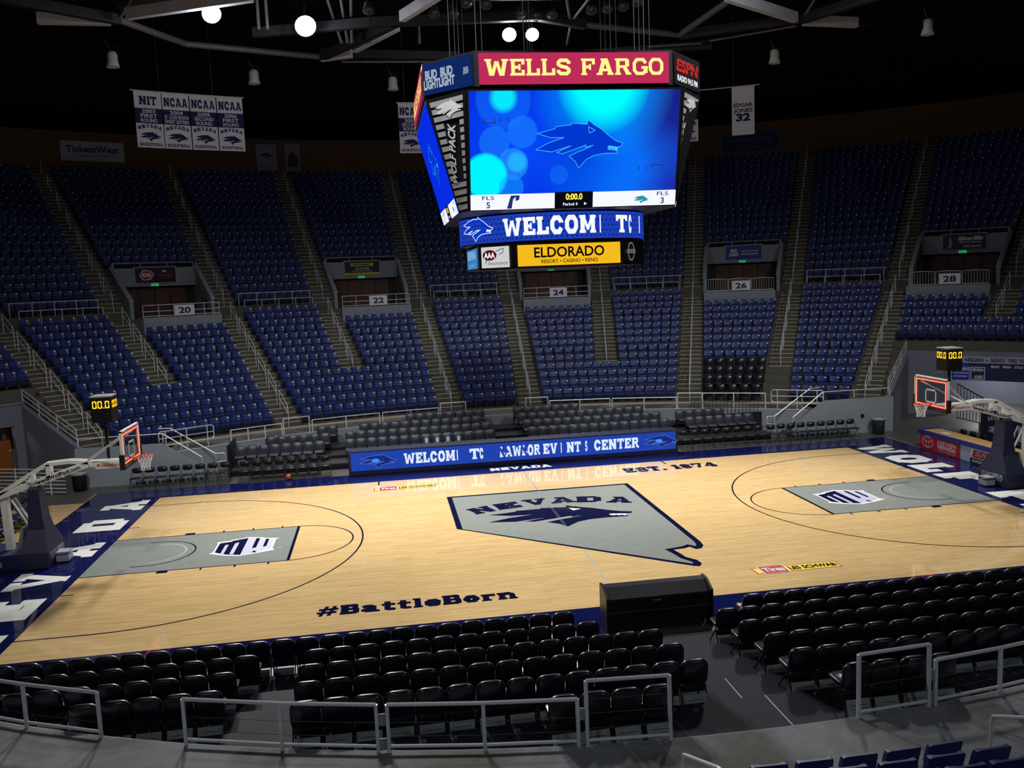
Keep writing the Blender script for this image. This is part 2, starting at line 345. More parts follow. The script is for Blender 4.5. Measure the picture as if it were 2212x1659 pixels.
def glyphs(st, style, bold=0, shear=0):
    key = (st, style, bold, shear)
    if key in GC: return GC[key]
    V, F = [], []
    if style == 'slab':
        x = 0
        for ch in st:
            v, f, wd = slab_glyph(ch, .72 if bold < 0 else 1); o = len(V)
            bold_ = bold
            bold = bold_*.35 if ch in 'NMW' else bold_
            if bold > 0:                    # heavier cut: every stroke grows a little
                v = list(v)
                for q in f:
                    cx = sum(v[i][0] for i in q)/4; cy = sum(v[i][1] for i in q)/4
                    for i in q: v[i] = (min(wd, max(0, v[i][0]+math.copysign(bold, v[i][0]-cx))), min(1, max(0, v[i][1]+math.copysign(bold*.6, v[i][1]-cy))))
            bold = bold_
            V += [(a+x+shear*b, b) for a, b in v]; F += [tuple(i+o for i in q) for q in f]; x += wd+.09
        GC[key] = (V, F, max(.1, x-.09)); return GC[key]
    cu = bpy.data.curves.new('lettering', 'FONT'); cu.body = st; cu.resolution_u = 3; cu.offset = bold; cu.shear = shear
    ob = bpy.data.objects.new('lettering', cu)
    me = bpy.data.meshes.new_from_object(ob)
    k = 1/.7
    V = [(q.co.x*k, q.co.y*k) for q in me.vertices]; F = [tuple(q.vertices) for q in me.polygons]
    bpy.data.objects.remove(ob); bpy.data.curves.remove(cu); bpy.data.meshes.remove(me)
    if V:
        mn = min(q[0] for q in V); V = [(a-mn, b) for a, b in V]; wd = max(q[0] for q in V)
    else: wd = .1
    GC[key] = (V, F, wd); return GC[key]
def plane(o, right, up):
    o = Vector(o); right = Vector(right).normalized(); up = Vector(up).normalized()
    return lambda x, y: o + right*x + up*y
# wolf-head team emblem, unit width, centred
_W = [(1200,545),(1245,580),(1300,612),(1350,655),(1400,690),(1447,705),(1440,728),(1395,735),(1350,728),(1345,748),(1412,756),(1412,774),(1330,774),(1250,786),(1195,812),(1140,872),(1118,828),(1072,790),(1130,762),(1172,748),(1240,718),(1185,732),(1190,715),(1025,772),(985,762),(1085,718),(950,757),(838,742),(930,695),(1035,662),(942,662),(850,632),(972,602),(975,588),(1082,578),(1086,566),(1196,576)]
WOLF = [((x-1143)/610, (708-y)/610) for x, y in _W]
WOLF_EAR = [((x-1143)/610, (708-y)/610) for x, y in [(1203, 592), (1252, 616), (1214, 636)]]
WOLF_TEETH = [((x-1143)/610, (708-y)/610) for x, y in [(1342,728),(1362,752),(1370,734),(1384,758),(1390,738),(1402,764),(1415,744),(1418,735),(1392,728),(1352,722)]]
def outline(mb, pts, fn, t, closed=True):
    V, F = [], []; stroke(V, F, pts, t, closed)
    for k, f in enumerate(F):
        P = [fn(*V[i]) for i in f]; nn = (P[1]-P[0]).cross(P[3]-P[0]).normalized()
        mb.add([q+nn*(.0004*(k % 2)) for q in P], [(0, 1, 2, 3)])
def bez_rect(w, h, r, n=4):
    P = []
    for cx, cy, a0 in ((w/2-r, h-r, 0), (-w/2+r, h-r, 90), (-w/2+r, r, 180), (w/2-r, r, 270)):
        for k in range(n+1): a = math.radians(a0+90*k/n); P.append((cx+r*math.cos(a), cy+r*math.sin(a)))
    return P
def ell(cx, cy, rx, ry, n=24): return [(cx+rx*math.cos(2*PI*k/n), cy+ry*math.sin(2*PI*k/n)) for k in range(n)]
# ------------------------------------------------------------------ setting: floor, court
HL, HW, FT = 14.3255, 7.62, .3048
tag(MB().box(-45, 45, -34, 45, -.14, -.003).build('floor', M('arena_floor_concrete', (84, 82, 80), .45, var=.12, scale=1.2)), kind='structure')
court = thing('hardwood_court', 'pale maple basketball court with navy border and grey lanes', 'court')
MB().box(-17.15, 17.15, -9.2, 9.2, -.02, 0).box(-21, -17.15, -7.64, 7.64, -.02, 0).build('maple_floor', MATS['wood'], court)
def flat(z): return lambda x, y: Vector((x, y, z))
def part(mb, name, mat, parent=court): return mb.build(name, mat, parent)
b = MB()
for x0, x1, y0, y1 in ((-17.1, -HL, -9.2, 9.2), (HL, 17.1, -9.2, 9.2), (-HL, HL, HW, 9.2), (-HL, HL, -9.2, -HW)):
    b.quad((x0, y0, .002), (x1, y0, .002), (x1, y1, .002), (x0, y1, .002))
part(b, 'navy_border', navy)
lw = .05
for sx in (-1, 1):
    X = lambda d: sx*(HL-d)
    lane = MB(); xs = sorted((X(0), X(19*FT)))
    lane.quad((xs[0], -6*FT, .002), (xs[1], -6*FT, .002), (xs[1], 6*FT, .002), (xs[0], 6*FT, .002)); part(lane, 'painted_lane', grey_paint)
    ln = MB(); fl = flat(.004)
    def seg(P, t=lw, mb=None, cl=False): outline(mb or ln, P, fl, t, cl)
    seg([(X(0), 6*FT), (X(19*FT), 6*FT)]); seg([(X(0), -6*FT), (X(19*FT), -6*FT)])
    seg([(X(19*FT), -6*FT), (X(19*FT), 6*FT)], .09)
    seg([(X(19*FT+6*FT*math.cos(t)), 6*FT*math.sin(t)) for t in [PI*(k/36-.5) for k in range(37)]], .045)
    R3, bx = 20.75*FT, 5.25*FT
    seg([(X(0), R3), (X(bx), R3)] + [(X(bx+R3*math.cos(t)), R3*math.sin(t)) for t in [PI*(.5-k/60) for k in range(1, 60)]] + [(X(bx), -R3), (X(0), -R3)], .05)
    seg([(X(4*FT), 4*FT)] + [(X(bx+4*FT*math.cos(t)), 4*FT*math.sin(t)) for t in [PI*(.5-k/24) for k in range(25)]] + [(X(4*FT), -4*FT)], .05)
    for y in (6*FT, -6*FT):
        s = 1 if y > 0 else -1
        for d, wd in ((7.5*FT, .31), (11*FT, .05), (14.1*FT, .05), (17.2*FT, .05)):
            ln.quad((X(d)-wd/2, y, .004), (X(d)+wd/2, y, .004), (X(d)+wd/2, y+s*.2, .004), (X(d)-wd/2, y+s*.2, .004))
    for y in (10.8*FT, -10.8*FT): seg([(X(0), y), (X(.35), y)])
    part(ln, 'court_lines', navy_line if sx < 0 else line_black)
    a2 = MB(); outline(a2, [(X(bx+3.1*FT*math.cos(t)), 3.1*FT*math.sin(t)) for t in [PI*(.5-k/24) for k in range(25)]], flat(.004), .06, False)
    part(a2, 'pale_arc', M('pale_grey_paint', (168, 172, 170), .4, coat=.4))
    # conference shield
    cx = sx*10.03
    sh = [(-.94, .66), (-.55, .72), (-.5, .8), (0, .98), (.5, .8), (.55, .74), (.98, .62), (.9, .5), (.9, -.5), (1.0, -.64), (.5, -.84), (0, -1.0), (-.5, -.84), (-.98, -.52), (-.88, -.4), (-.88, .5)]
    part(MB().poly(sh, lambda x, y: Vector((cx+x, y, .0055))), 'shield_edge', white_paint)
    lf = lambda x, y: Vector((cx+x, y, .007)); lg = lambda x, y: Vector((cx+x, y, .0085))
    part(MB().poly([(-.82, .52), (-.5, .6), (-.44, .7), (0, .88), (0, -.9), (-.46, -.74), (-.82, -.44)], lf), 'shield_letter_m', navy_line)
    part(MB().poly([(0, .88), (.44, .7), (.5, .64), (.84, .54), (.84, -.5), (.46, -.74), (0, -.9)], lf), 'shield_letter_w', M('lavender_paint', (188, 190, 212), .4, coat=.4))
    q = MB().quad(lg(-.62, -.62), lg(-.52, -.66), lg(-.52, .3), lg(-.62, .26)).quad(lg(-.34, -.74), lg(-.22, -.78), lg(-.22, .44), lg(-.34, .38))
    part(q, 'shield_slits', MATS['lavender_paint'])
    q = MB().quad(lg(.26, -.3), lg(.38, -.26), lg(.38, .74), lg(.26, .78)).quad(lg(.58, -.24), lg(.68, -.2), lg(.68, .6), lg(.58, .62)).quad(lg(.3, -.72), lg(.42, -.78), lg(.46, -.72), lg(.36, -.55))
    part(q, 'shield_slits', navy_line)
    part(MB().text('TM', lambda x, y: Vector((cx+1.12+x, -.5+y, .006)), .07), 'trademark_print', white_paint)
silv = M('silver_line_paint', (146, 148, 150), .4, coat=.4)
ml = MB(); outline(ml, [(0, -HW), (0, HW)], flat(.003), .05, False); part(ml, 'midcourt_line', silv)
ml = MB(); outline(ml, [(-.03, -2.9), (-.03, 4.26)], flat(.0165), .008, False); outline(ml, [(.03, -2.9), (.03, 4.26)], flat(.0165), .008, False); part(ml, 'midcourt_seam', silv)
hs = MB()
for x, y in ((-5.9, HW), (5.9, HW)): outline(hs, [(x, y), (x, y-math.copysign(.6, y))], flat(.004), .06, False)
part(hs, 'hash_marks', navy_line)
STATE = [(-3.42, 4.26), (3.46, 4.26), (3.48, -3.38), (3.44, -3.75), (3.28, -4.01), (3.11, -4.04), (3.01, -3.78), (2.82, -3.88), (2.48, -3.91), (2.55, -4.29), (2.59, -4.64), (2.8, -4.95), (2.82, -5.26), (2.69, -5.47), (2.54, -5.4), (-3.42, -.02)]
part(MB().poly(STATE, flat(.004)), 'state_outline', navy_line)
STI = [(-3.24, 4.08), (3.28, 4.08), (3.3, -3.38), (3.26, -3.66), (3.18, -3.78), (3.12, -3.68), (3.02, -3.56), (2.8, -3.7), (2.24, -3.82), (2.36, -4.3), (2.42, -4.72), (2.6, -5.05), (2.62, -5.18), (2.56, -5.22), (-3.24, -.1)]
part(MB().poly(STI, flat(.006)), 'state_field', grey_paint)
for ch, x, y, an in zip('NEVADA', (-2.36, -1.42, -.4, .58, 1.48, 2.5), (1.86, 2.16, 2.38, 2.36, 2.18, 1.78), (22, 12, 4, -4, -12, -20)):
    a = math.radians(an); wdt = .88 if ch != 'N' else .82
    part(MB().text(ch, lambda u, v: Vector((x+u*math.cos(a)-(v-.35)*math.sin(a), y+.12+u*math.sin(a)+(v-.35)*math.cos(a), .008)), .82, 'slab', wdt, bold=.05), 'letter', navy_line)
def wolfmap(o, right, up, wd, z=0):
    o = Vector(o); right = Vector(right); up = Vector(up); return lambda x, y: o+right*x*wd+up*y*wd
wm = lambda x, y: Vector((.08+x*4.85, .52+y*4.85-x*.35, .008))
part(MB().poly(WOLF, wm), 'wolf_emblem', navy_line)
wm2 = lambda x, y: Vector((.08+x*4.85, .52+y*4.85-x*.35, .0095))
part(MB().poly(WOLF_EAR, wm2).poly(WOLF_TEETH, wm2), 'wolf_highlights', white_paint)
# baseline words
for i, (ch, y) in enumerate(zip('NEVADA', (-6.55, -4.15, -1.78, .98, 3.95, 6.62))):
    part(MB().text(ch, lambda u, v: Vector((-14.6-v, y+u, .005)), 1.52, 'slab', 1.5, bold=.07), 'letter', white_paint)
for ch, y, wd in zip('WOLFPACK', (6.75, 4.75, 3.05, 1.45, -1.5, -3.2, -5, -6.8), (1.75, 1.5, 1.3, 1.3, 1.35, 1.5, 1.4, 1.5)):
    part(MB().text(ch, lambda u, v: Vector((14.6+v, y-u, .005)), 1.52, 'slab', wd, bold=.06), 'letter', white_paint)
part(MB().text('#BattleBorn', lambda u, v: Vector((-4.93+u, -6.55+v, .005)), .62, 'slab', 4.95, bold=.03), 'hashtag_word', navy_line)
part(MB().text('EST. 1874', lambda u, v: Vector((5.85+u, 5.95+v, .005)), .78, 'slab', 3.85, bold=.04), 'founding_date_word', navy_line)
part(MB().text('NEVADA', lambda u, v: Vector((u, 8.08+v, .005)), .5, 'slab', 2.6, bold=.05), 'nevada_apron_word', white_paint)
for x, y, s in ((5.08, -6.47, .93), (-4.9, 6.06, .93)):
    yel = M('yellow_decal', (238, 214, 40), .4, coat=.3); rd = M('red_decal', (176, 30, 46), .4, coat=.3)
    q = lambda a, c, d, e, z: ((x+a*s, y+d*s, z), (x+c*s, y+d*s, z), (x+c*s, y+e*s, z), (x+a*s, y+e*s, z))
    part(MB().quad(*q(-1.28, 1.28, 0, .5, .003)), 'decal_border', rd)
    part(MB().quad(*q(-1.24, 1.24, .04, .46, .0045)), 'decal_field', yel)
    part(MB().quad(*q(-1.08, -.3, -.07, .6, .006)), 'decal_edge', white_paint)
    part(MB().quad(*q(-1.05, -.33, -.04, .57, .0075)), 'decal_red_block', rd)
    part(MB().text('Tires', lambda u, v: Vector((x-.69*s+u, y+.13*s+v, .009)), .3*s, width=.62*s, bold=.03), 'decal_lettering', white_paint)
    part(MB().text('LES SCHWAB', lambda u, v: Vector((x+.47*s+u, y+.13*s+v, .009)), .24*s, width=1.42*s, bold=.035), 'decal_lettering', line_black)
# ------------------------------------------------------------------ setting: bowl
AIS = [-38.95, -30.25, -21.45, -12.9, -4.3, 4.3, 12.9, 21.45, 30.25, 38.95, 47.6]
STOP = {1: 5, 3: 5, 6: 4, 8: 4, 10: 9}           # these aisles end above the lowest rows
PORT = {1: ('20', -25.75), 3: ('22', -8.6), 5: ('24', 8.6), 7: ('26', 25.75), 9: ('28', 43.2)}
TUN, TR = 40.9, 33.0
def lowz(i): return 1.2+.37*i
def lowr(i): return 27.5+.8*i
def upz(j): return 6.9+.5*j
def upr(j): return 39.9+.8*j
t = MB()
for i in range(14):
    t.arcslab(lowr(i), lowr(i)+.8, -TUN if i < 7 else -54, TUN if i < 7 else 56, max(0, lowz(i)-.6), lowz(i))
t.build('floor_lower_tier', tier_con)['kind'] = 'structure'
t = MB().arcslab(38.7, 39.9, -54, 56, 5.6, 6.45)
t.build('floor_cross_aisle', tier_con)['kind'] = 'structure'
t = MB()
segs = [(-54, -28.85)] + [(-22.65, -11.7), (-5.5, 5.5), (11.7, 22.65), (28.85, 40.1), (46.3, 60)]
for j in range(19):
    for a0, a1 in (segs if j < 5 else [(-54, 60)]):
        t.arcslab(upr(j), upr(j)+.8, a0, a1, upz(j)-.75, upz(j))
t.build('floor_upper_tier', tier_con)['kind'] = 'structure'
# walkway ring in front of the lowest row (far and near side)
for side, nm in ((1, 'far'), (-1, 'near')):
    rg = []
    for k in range(53):
        a = -TUN+2*TUN*k/52; ri = max(25.75, 20.66/math.cos(math.radians(a))) if side > 0 else 25.75
        rg.append([pol(ri, a, 0, side), pol(27.52, a, 0, side), pol(27.52, a, 1.12, side), pol(ri, a, 1.12, side)])
    o = MB().loft(rg).build('floor_walkway_'+nm, MATS['concrete']); o['kind'] = 'structure'
    o = MB().arcslab(25.7, 25.75, -34.5 if side > 0 else -TUN, 34.5 if side > 0 else TUN, 0, 1.1, side).build('wall_walkway_'+nm, wall_grey); o['kind'] = 'structure'
    if side > 0: o = MB().arcslab(25.68, 25.82, -34, 34, 1.1, 1.135, side).build('trim_1', M('pale_edge_trim', (188, 190, 188), .4)); o['kind'] = 'structure'
    if side > 0: o = MB().arcslab(27.46, 27.52, -TUN, TUN, 1.12, 1.21, side).build('trim_3', M('tan_kerb', (176, 166, 136), .6)); o['kind'] = 'structure'
t = MB()
for i in range(14): t.arcslab(lowr(i), lowr(i)+.8, -34, 34, max(0, lowz(i)-.6), lowz(i), -1)
t.build('floor_near_tier', MATS['concrete'])['kind'] = 'structure'
MB().arcslab(55.1, 55.5, -60, 62, 15, 19.2).build('wall_back', brown_wall)['kind'] = 'structure'
# roof: shallow black dome over the whole bowl
R = []
for r, z in ((58, 19), (46, 23.5), (32, 26.5), (16, 28), (.5, 28.5)): R.append([Vector((r*1.05*math.cos(2*PI*k/40), r*math.sin(2*PI*k/40), z)) for k in range(40)])
MB().loft(R, False).build('ceiling', ceil_m)['kind'] = 'structure'
# court-side walls with stairs down to the floor, tunnel mouths
for sx, nm in ((-1, 'left'), (1, 'right')):
    prof = [(18.25, -.02), (18.25, 1.64), (14.8, 1.64), (13.2, .5), (13.2, -.02)]
    w = MB().prism(prof, lambda x, z: Vector((sx*x, 10.5, z)), lambda x, z: Vector((sx*x, 10.66, z)))
    w = w.build('wall_courtside_'+nm, wall_grey); w['kind'] = 'structure'
    MB().prism([(18.3, 1.64), (18.3, 1.7), (14.76, 1.7), (13.14, .54), (13.14, .48), (14.8, 1.64)], lambda x, z: Vector((sx*x, 10.46, z)), lambda x, z: Vector((sx*x, 10.7, z))).build('coping', M('pale_coping', (150, 156, 168), .6), w)
    xs = sorted((sx*14.9, sx*18.3))
    MB().box(xs[0], xs[1], 10.66, 13.2, 0, 1.12).build('floor_landing_'+nm, MATS['concrete'])['kind'] = 'structure'
    st = thing('floor_stairs', None, None, (sx*13.2, 11.2, 0), kind='structure')
    for k in range(6):
        x0, x1 = sorted((sx*(13.25+.28*k), sx*14.95)); s = MB().box(x0, x1, 10.66, 11.75, 0, .187*(k+1)).build('step', step_con, st)
        e = sx*(13.25+.28*k); e0, e1 = sorted((e, e+sx*.04)); MB().box(e0, e1, 10.68, 11.73, .187*(k+1), .187*(k+1)+.008).build('nosing', nosing_m, s)
    # sloping wall of the tunnel along the last aisle
    a = sx*TUN
    w = MB().prism([(27.4, 0), (27.4, 1.62), (33.2, 3.16), (33.2, 0)], lambda r, z: pol(r, a, z), lambda r, z: pol(r, a, z)+Vector((math.cos(math.radians(a)), -math.sin(math.radians(a)), 0))*sx*.22)
    w = w.build('wall_tunnel_'+nm, wall_dark); w['kind'] = 'structure'
    lat = Vector((math.cos(math.radians(a)), -math.sin(math.radians(a)), 0))*sx
    MB().prism([(27.35, 1.62), (27.35, 1.7), (33.25, 3.26), (33.25, 3.17)], lambda r, z: pol(r, a, z)-lat*.03, lambda r, z: pol(r, a, z)+lat*.27).build('coping', M('lilac_coping', (158, 158, 190), .6), w)
f = MB().arcslab(33, 33.3, -58, -TUN, 2.2, 3.15).arcslab(33, 33.3, -41.95, -TUN, 0, 2.2).arcslab(33, 33.3, -58, -43.6, 0, 2.2).arcslab(34.6, 34.8, -58, -TUN, 0, 2.3)
f.build('wall_fascia_left', wall_dark)['kind'] = 'structure'
f = MB().arcslab(33, 33.3, TUN, 60, 2.5, 3.15).arcslab(33, 33.3, TUN, 44.6, 0, 2.5).arcslab(38, 38.3, TUN, 60, 0, 3.3)
f.build('wall_fascia_right', wall_dark)['kind'] = 'structure'
f = MB().arcslab(33, 39, TUN, 60, 3.15, 3.3).arcslab(33, 39, -58, -TUN, 3.1, 3.25); f.build('ceiling_tunnel', wall_dark)['kind'] = 'structure'
# brown door and pale panel in the tunnel recess
d = thing('door_1', None, None, pol(33.9, -42.3), math.radians(42.3), kind='structure')
MB().box(-.32, .32, -.03, .03, 0, 2.1).build('door_leaf', M('orange_brown_door', (150, 88, 40), .5), d, local=True)
MB().box(-.02, .16, -.045, -.03, 1.55, 1.78).build('door_notice', white_metal, d, local=True)
MB().box(.22, .27, -.1, -.03, .95, 1.05).build('door_handle', steel, d, local=True)
MB().box(-1.0, -.36, -.02, .04, 0, 2.1).build('pale_panel', M('pale_panel', (206, 200, 206), .6), d, local=True)
# portals at the cross aisle
DOOR = {}
for k, (num, ac) in PORT.items():
    w = thing('wall_portal_'+num, None, None, pol(40, ac, 6.45), -math.radians(ac), kind='structure')
    h = 3.1
    for s in (-1, 1):
        a = ac+s*h
        lat = Vector((math.cos(math.radians(a)), -math.sin(math.radians(a)), 0))*s
        sw = MB().prism([(39.7, 6.3), (39.7, 7.42), (43.6, 9.42), (44, 9.42), (44, 6.3)], lambda r, z: pol(r, a, z), lambda r, z: pol(r, a, z)+lat*.2).build('side_wall', wall_grey, w)
        MB().prism([(39.65, 7.42), (39.65, 7.5), (43.6, 9.52), (43.6, 9.42)], lambda r, z: pol(r, a, z)-lat*.02, lambda r, z: pol(r, a, z)+lat*.23).build('coping', MATS['pale_coping'], sw)
    MB().arcslab(43.5, 43.9, ac-h, ac+h, 8.3, 9.42).build('header_wall', wall_grey, w)
    MB().arcslab(38.7, 44.2, ac-h, ac+h, 6.2, 6.45).build('landing', tier_con, w)
    MB().arcslab(37.55, 38.75, ac-3.25, ac+3.2, 5.0, 6.55).build('parapet', wall_grey, w)
    MB().arcslab(44.0, 44.2, ac-h, ac+h, 6.45, 8.35).build('door_frame', M('dark_frame', (40, 30, 26), .6), w)
    for q in range(4):
        a0 = ac-2.45+q*1.2; dl = MB().arcslab(43.92, 43.99, a0+.03, a0+1.17, 6.47, 8.2, step=3).build('door_leaf', door_brown, w)
        MB().arcslab(43.88, 43.92, a0+.1, a0+1.1, 7.4, 7.46, step=3).build('push_bar', M('dull_bronze', (96, 84, 70), .5, metal=.4), dl)
        MB().arcslab(43.89, 43.92, a0+.45, a0+.75, 8.1, 8.16, step=3).build('closer', MATS['dull_bronze'], dl)
ORD = ['lowest', 'second', 'third', 'fourth', 'fifth', 'sixth', 'seventh', 'eighth', 'ninth', 'tenth']
ORDN = ['first'] + ORD[1:] + ['eleventh', 'twelfth', 'thirteenth', 'fourteenth', 'fifteenth', 'sixteenth', 'seventeenth', 'eighteenth', 'nineteenth', 'twentieth', 'twenty-first', 'twenty-second', 'twenty-third', 'twenty-fourth', 'twenty-fifth', 'twenty-sixth', 'twenty-seventh', 'twenty-eighth', 'twenty-ninth', 'thirtieth', 'thirty-first', 'thirty-second', 'thirty-third', 'thirty-fourth', 'thirty-fifth', 'thirty-sixth']
PNAME = {'20': 'the DQ board', '22': 'the yellow phone-number board', '24': 'the board hidden by the scoreboard', '26': 'the BUD LIGHT board', '28': 'the SilverBlu board'}
# ------------------------------------------------------------------ aisle stairs with steel nosings, hand rails
PLACE = {0: 'by the NEVADA end tunnel', 1: 'on the tunnel side of the DQ portal', 2: 'on the scoreboard side of the DQ portal', 3: 'on the DQ side of the yellow-board portal',
         4: 'on the scoreboard side of the yellow-board portal', 5: 'on the NEVADA side of the middle portal', 6: 'on the WOLF side of the middle portal', 7: 'on the scoreboard side of the BUD LIGHT portal', 8: 'on the SilverBlu side of the BUD LIGHT portal', 9: 'on the BUD LIGHT side of the SilverBlu portal', 10: 'above the WOLF end tunnel'}
def proto_mesh(name, mb, mat):
    me = bpy.data.meshes.new(name); me.from_pydata(mb.v, [], mb.f); me.materials.append(mat); return me
ME = {k: (proto_mesh('step', MB().box(-.62, .62, 0, .4, -h, 0), step_con), proto_mesh('nosing', MB().box(-.6, .6, -.012, .035, -.02, .006), nosing_m)) for k, h in (('l', .185), ('u', .25))}
def ob(name, me, parent, loc):
    o = bpy.data.objects.new(name, me); COL.objects.link(o); o.parent = parent; o.location = loc; return o
def rail_thing(name, label, cat, pts_posts, paths, rad=.022, group=None, prad=.022):
    base = pts_posts[0][0]; t = thing(name, label, cat, tuple(base), 0, group)
    for a, c in pts_posts: MB().tube(a, c, prad, 6).build('post', steel, t)
    for nm, P in paths: MB().path(P, rad, 6).build(nm, steel, t)
    return t
for k, a in enumerate(AIS):
    lo = STOP.get(k, 0)
    for tier in ('l', 'u'):
        n = 14 if tier == 'l' else 19
        s0 = lo if tier == 'l' else 0
        fr, fz, half = (lowr, lowz, .185) if tier == 'l' else (upr, upz, .25)
        base = pol(fr(s0), a, fz(s0)); R0 = fr(s0)
        t = thing('aisle_stairs', ('lower' if tier == 'l' else 'upper')+' concrete aisle stairs '+PLACE[k], 'stairs', tuple(base), -math.radians(a), 'aisle stairs between the seat blocks')
        for i in range(s0, n):
            for q in (0, 1):
                z = fz(i)+half*q+.004; r = fr(i)+.4*q
                s = ob('step', ME[tier][0], t, (0, r-R0, z-fz(s0))); ob('nosing', ME[tier][1], s, (0, 0, 0))
        # centre hand rails
        m = 6 if tier == 'l' else 7
        m = max(1, round(m*(n-s0)/n)); L = (n-s0)*.8/m; ra = fr(s0)+.25
        for q in range(m):
            r1 = ra+q*L; r2 = r1+L*.74; sl = (fz(1)-fz(0))/.8
            z1 = fz(0)+sl*(r1-fr(0)); z2 = fz(0)+sl*(r2-fr(0))
            P = lambda r, z: pol(r, a, z)
            zt = .92
            rail_thing('stair_handrail', '%s hand rail up %s stairs %s' % (ORDN[q], 'lower' if tier == 'l' else 'upper', PLACE[k]), 'handrail',
                       [(P(r1, z1-.15), P(r1, z1+.72)), (P(r2, z2-.1), P(r2, z2+zt))],
                       [('top_rail', [P(r1, z1+.72), P(r1+.12, z1+zt+.02), P(r2, z2+zt)]), ('mid_rail', [P(r1, z1+.5), P(r2, z2+.5)])], group='centre hand rails on the aisle stairs')
# ------------------------------------------------------------------ guard rails of the cross aisle and portals
SECN = {-1: 'over the NEVADA end tunnel', 0: 'between tunnel and DQ portal', 1: 'below the DQ portal', 2: 'between DQ and yellow-board portals', 3: 'below the yellow-board portal', 4: 'between yellow-board and middle portals', 5: 'below the middle portal', 6: 'between middle and BUD LIGHT portals', 7: 'below the BUD LIGHT portal', 8: 'between BUD LIGHT and SilverBlu portals', 9: 'below the SilverBlu portal', 10: 'beyond the SilverBlu portal'}
PN2 = {'20': 'the DQ portal', '22': 'the yellow-board portal', '24': 'the middle portal', '26': 'the BUD LIGHT portal', '28': 'the SilverBlu portal'}
def bounds(k, r):
    a0 = AIS[k]+math.degrees(.68/r) if k >= 0 else -54
    a1 = AIS[k+1]-math.degrees(.68/r) if k+1 < len(AIS) else 56
    return a0, a1
def arc_rail(name, label, r, a0, a1, z, h, nposts, mids=(), group=None, ends=True, mat=None):
    n = 6; P = lambda u, zz: pol(r, a0+(a1-a0)*u, zz)
    posts = [(P(q/(nposts-1), z), P(q/(nposts-1), z+h)) for q in range(nposts)]
    return rail_thing(name, label, 'rail', posts, [('top_rail', [P(q/n, z+h) for q in range(n+1)])]+[('mid_rail', [P(q/n, z+h*mm) for q in range(n+1)]) for mm in mids], group=group)
for k in (-1, 0, 2, 4, 6, 8):
    if k == -1: continue
    a0, a1 = bounds(k, 39)
    arc_rail('guard_rail', 'steel guard rail behind the top lower row '+SECN[k], 38.75, a0+.3, a1-.3, 6.4, .84, 5, group='cross aisle guard rails')
    arc_rail('guard_rail', 'steel guard rail in front of the upper seats '+SECN[k], 39.95, a0+.2, a1-.2, 6.85, .8, 5, group='cross aisle guard rails')
    MB().arcslab(39.86, 39.9, a0, a1, 6.45, 6.9).build('wall_front_'+str(k//2+1), M('tan_riser', (92, 86, 72), .8))['kind'] = 'structure'
for k, (num, ac) in PORT.items():
    if num in ('26', '28'):      # temporary barriers with many upright bars
        r = 37.8; A0, A1 = ac-3.1, ac+3.1
        t = thing('crowd_barrier', 'grey upright-bar barrier on the ledge of '+PN2[num], 'barrier', tuple(pol(r, ac, 6.55)), 0, 'bar barriers on portal ledges')
        for q in range(3):
            b0 = A0+(A1-A0)*q/3+.05; b1 = A0+(A1-A0)*(q+1)/3-.05
            MB().path([pol(r, b0, 6.6), pol(r, b0, 7.3), pol(r, (b0+b1)/2, 7.34), pol(r, b1, 7.3), pol(r, b1, 6.6), pol(r, b0, 6.6)], .022, 6).build('barrier_frame', steel, t)
            for e in range(1, 9):
                aa = b0+(b1-b0)*e/9; MB().tube(pol(r, aa, 6.62), pol(r, aa, 7.3), .011, 5).build('bar', steel, t)
    else:
        arc_rail('portal_rail', 'two-bar steel rail on the ledge of '+PN2[num], 37.75, ac-3.15, ac+3.1, 6.55, .68, 6, (.5, .12), 'rails on portal ledges')
    arc_rail('header_rail', 'low steel rail above the header wall of '+PN2[num], 43.7, ac-3.05, ac+3.05, 9.42, .3, 4, group='rails above portal headers')
    for s in (-1, 1):
        a = ac+s*3.2
        rail_thing('sloping_rail', 'thin steel rail on sloping wall beside %s, %s side' % (PNAME[num], 'NEVADA' if s < 0 else 'WOLF'), 'rail', [(pol(40, a, 7.5), pol(40, a, 7.72)), (pol(43.5, a, 9.4), pol(43.5, a, 9.72))], [('top_rail', [pol(40, a, 7.72), pol(43.5, a, 9.72)])], .018)
    # number plate on the ledge rail
    r = 37.6; c = pol(r, ac+.15, 6.6); rt = Vector((math.cos(math.radians(ac)), -math.sin(math.radians(ac)), 0)); out = Vector((math.sin(math.radians(ac)), math.cos(math.radians(ac)), 0))
    t = thing('section_sign', 'white plate with navy number %s below %s' % (num, PNAME[num]), 'sign', tuple(c), -math.radians(ac))
    MB().box(-.54, .54, -.02, .02, 0, .58).build('sign_frame', steel, t, local=True)
    MB().box(-.5, .5, -.03, .0, .03, .55).build('plate', M('sign_white', (214, 218, 226), .5), t, local=True)
    MB().text(num, lambda x, y: Vector((x, -.034, .13+y)), .32, width=.66, bold=.035).build('number', banner_navy, t, local=True)
    # exit sign
    t = thing('exit_sign', 'small lit green exit sign under '+PNAME[num], 'sign', tuple(pol(43.45, ac-.1, 8.33)), -math.radians(ac))
    MB().box(-.2, .2, -.04, .04, -.02, .13).build('sign_case', M('exit_green', (40, 180, 110), .5, em=.8), t, local=True)
    MB().text('EXIT', lambda x, y: Vector((x, -.044, .01+y)), .09, width=.3, bold=.02).build('exit_word', M('exit_dark', (10, 70, 40), .5), t, local=True)
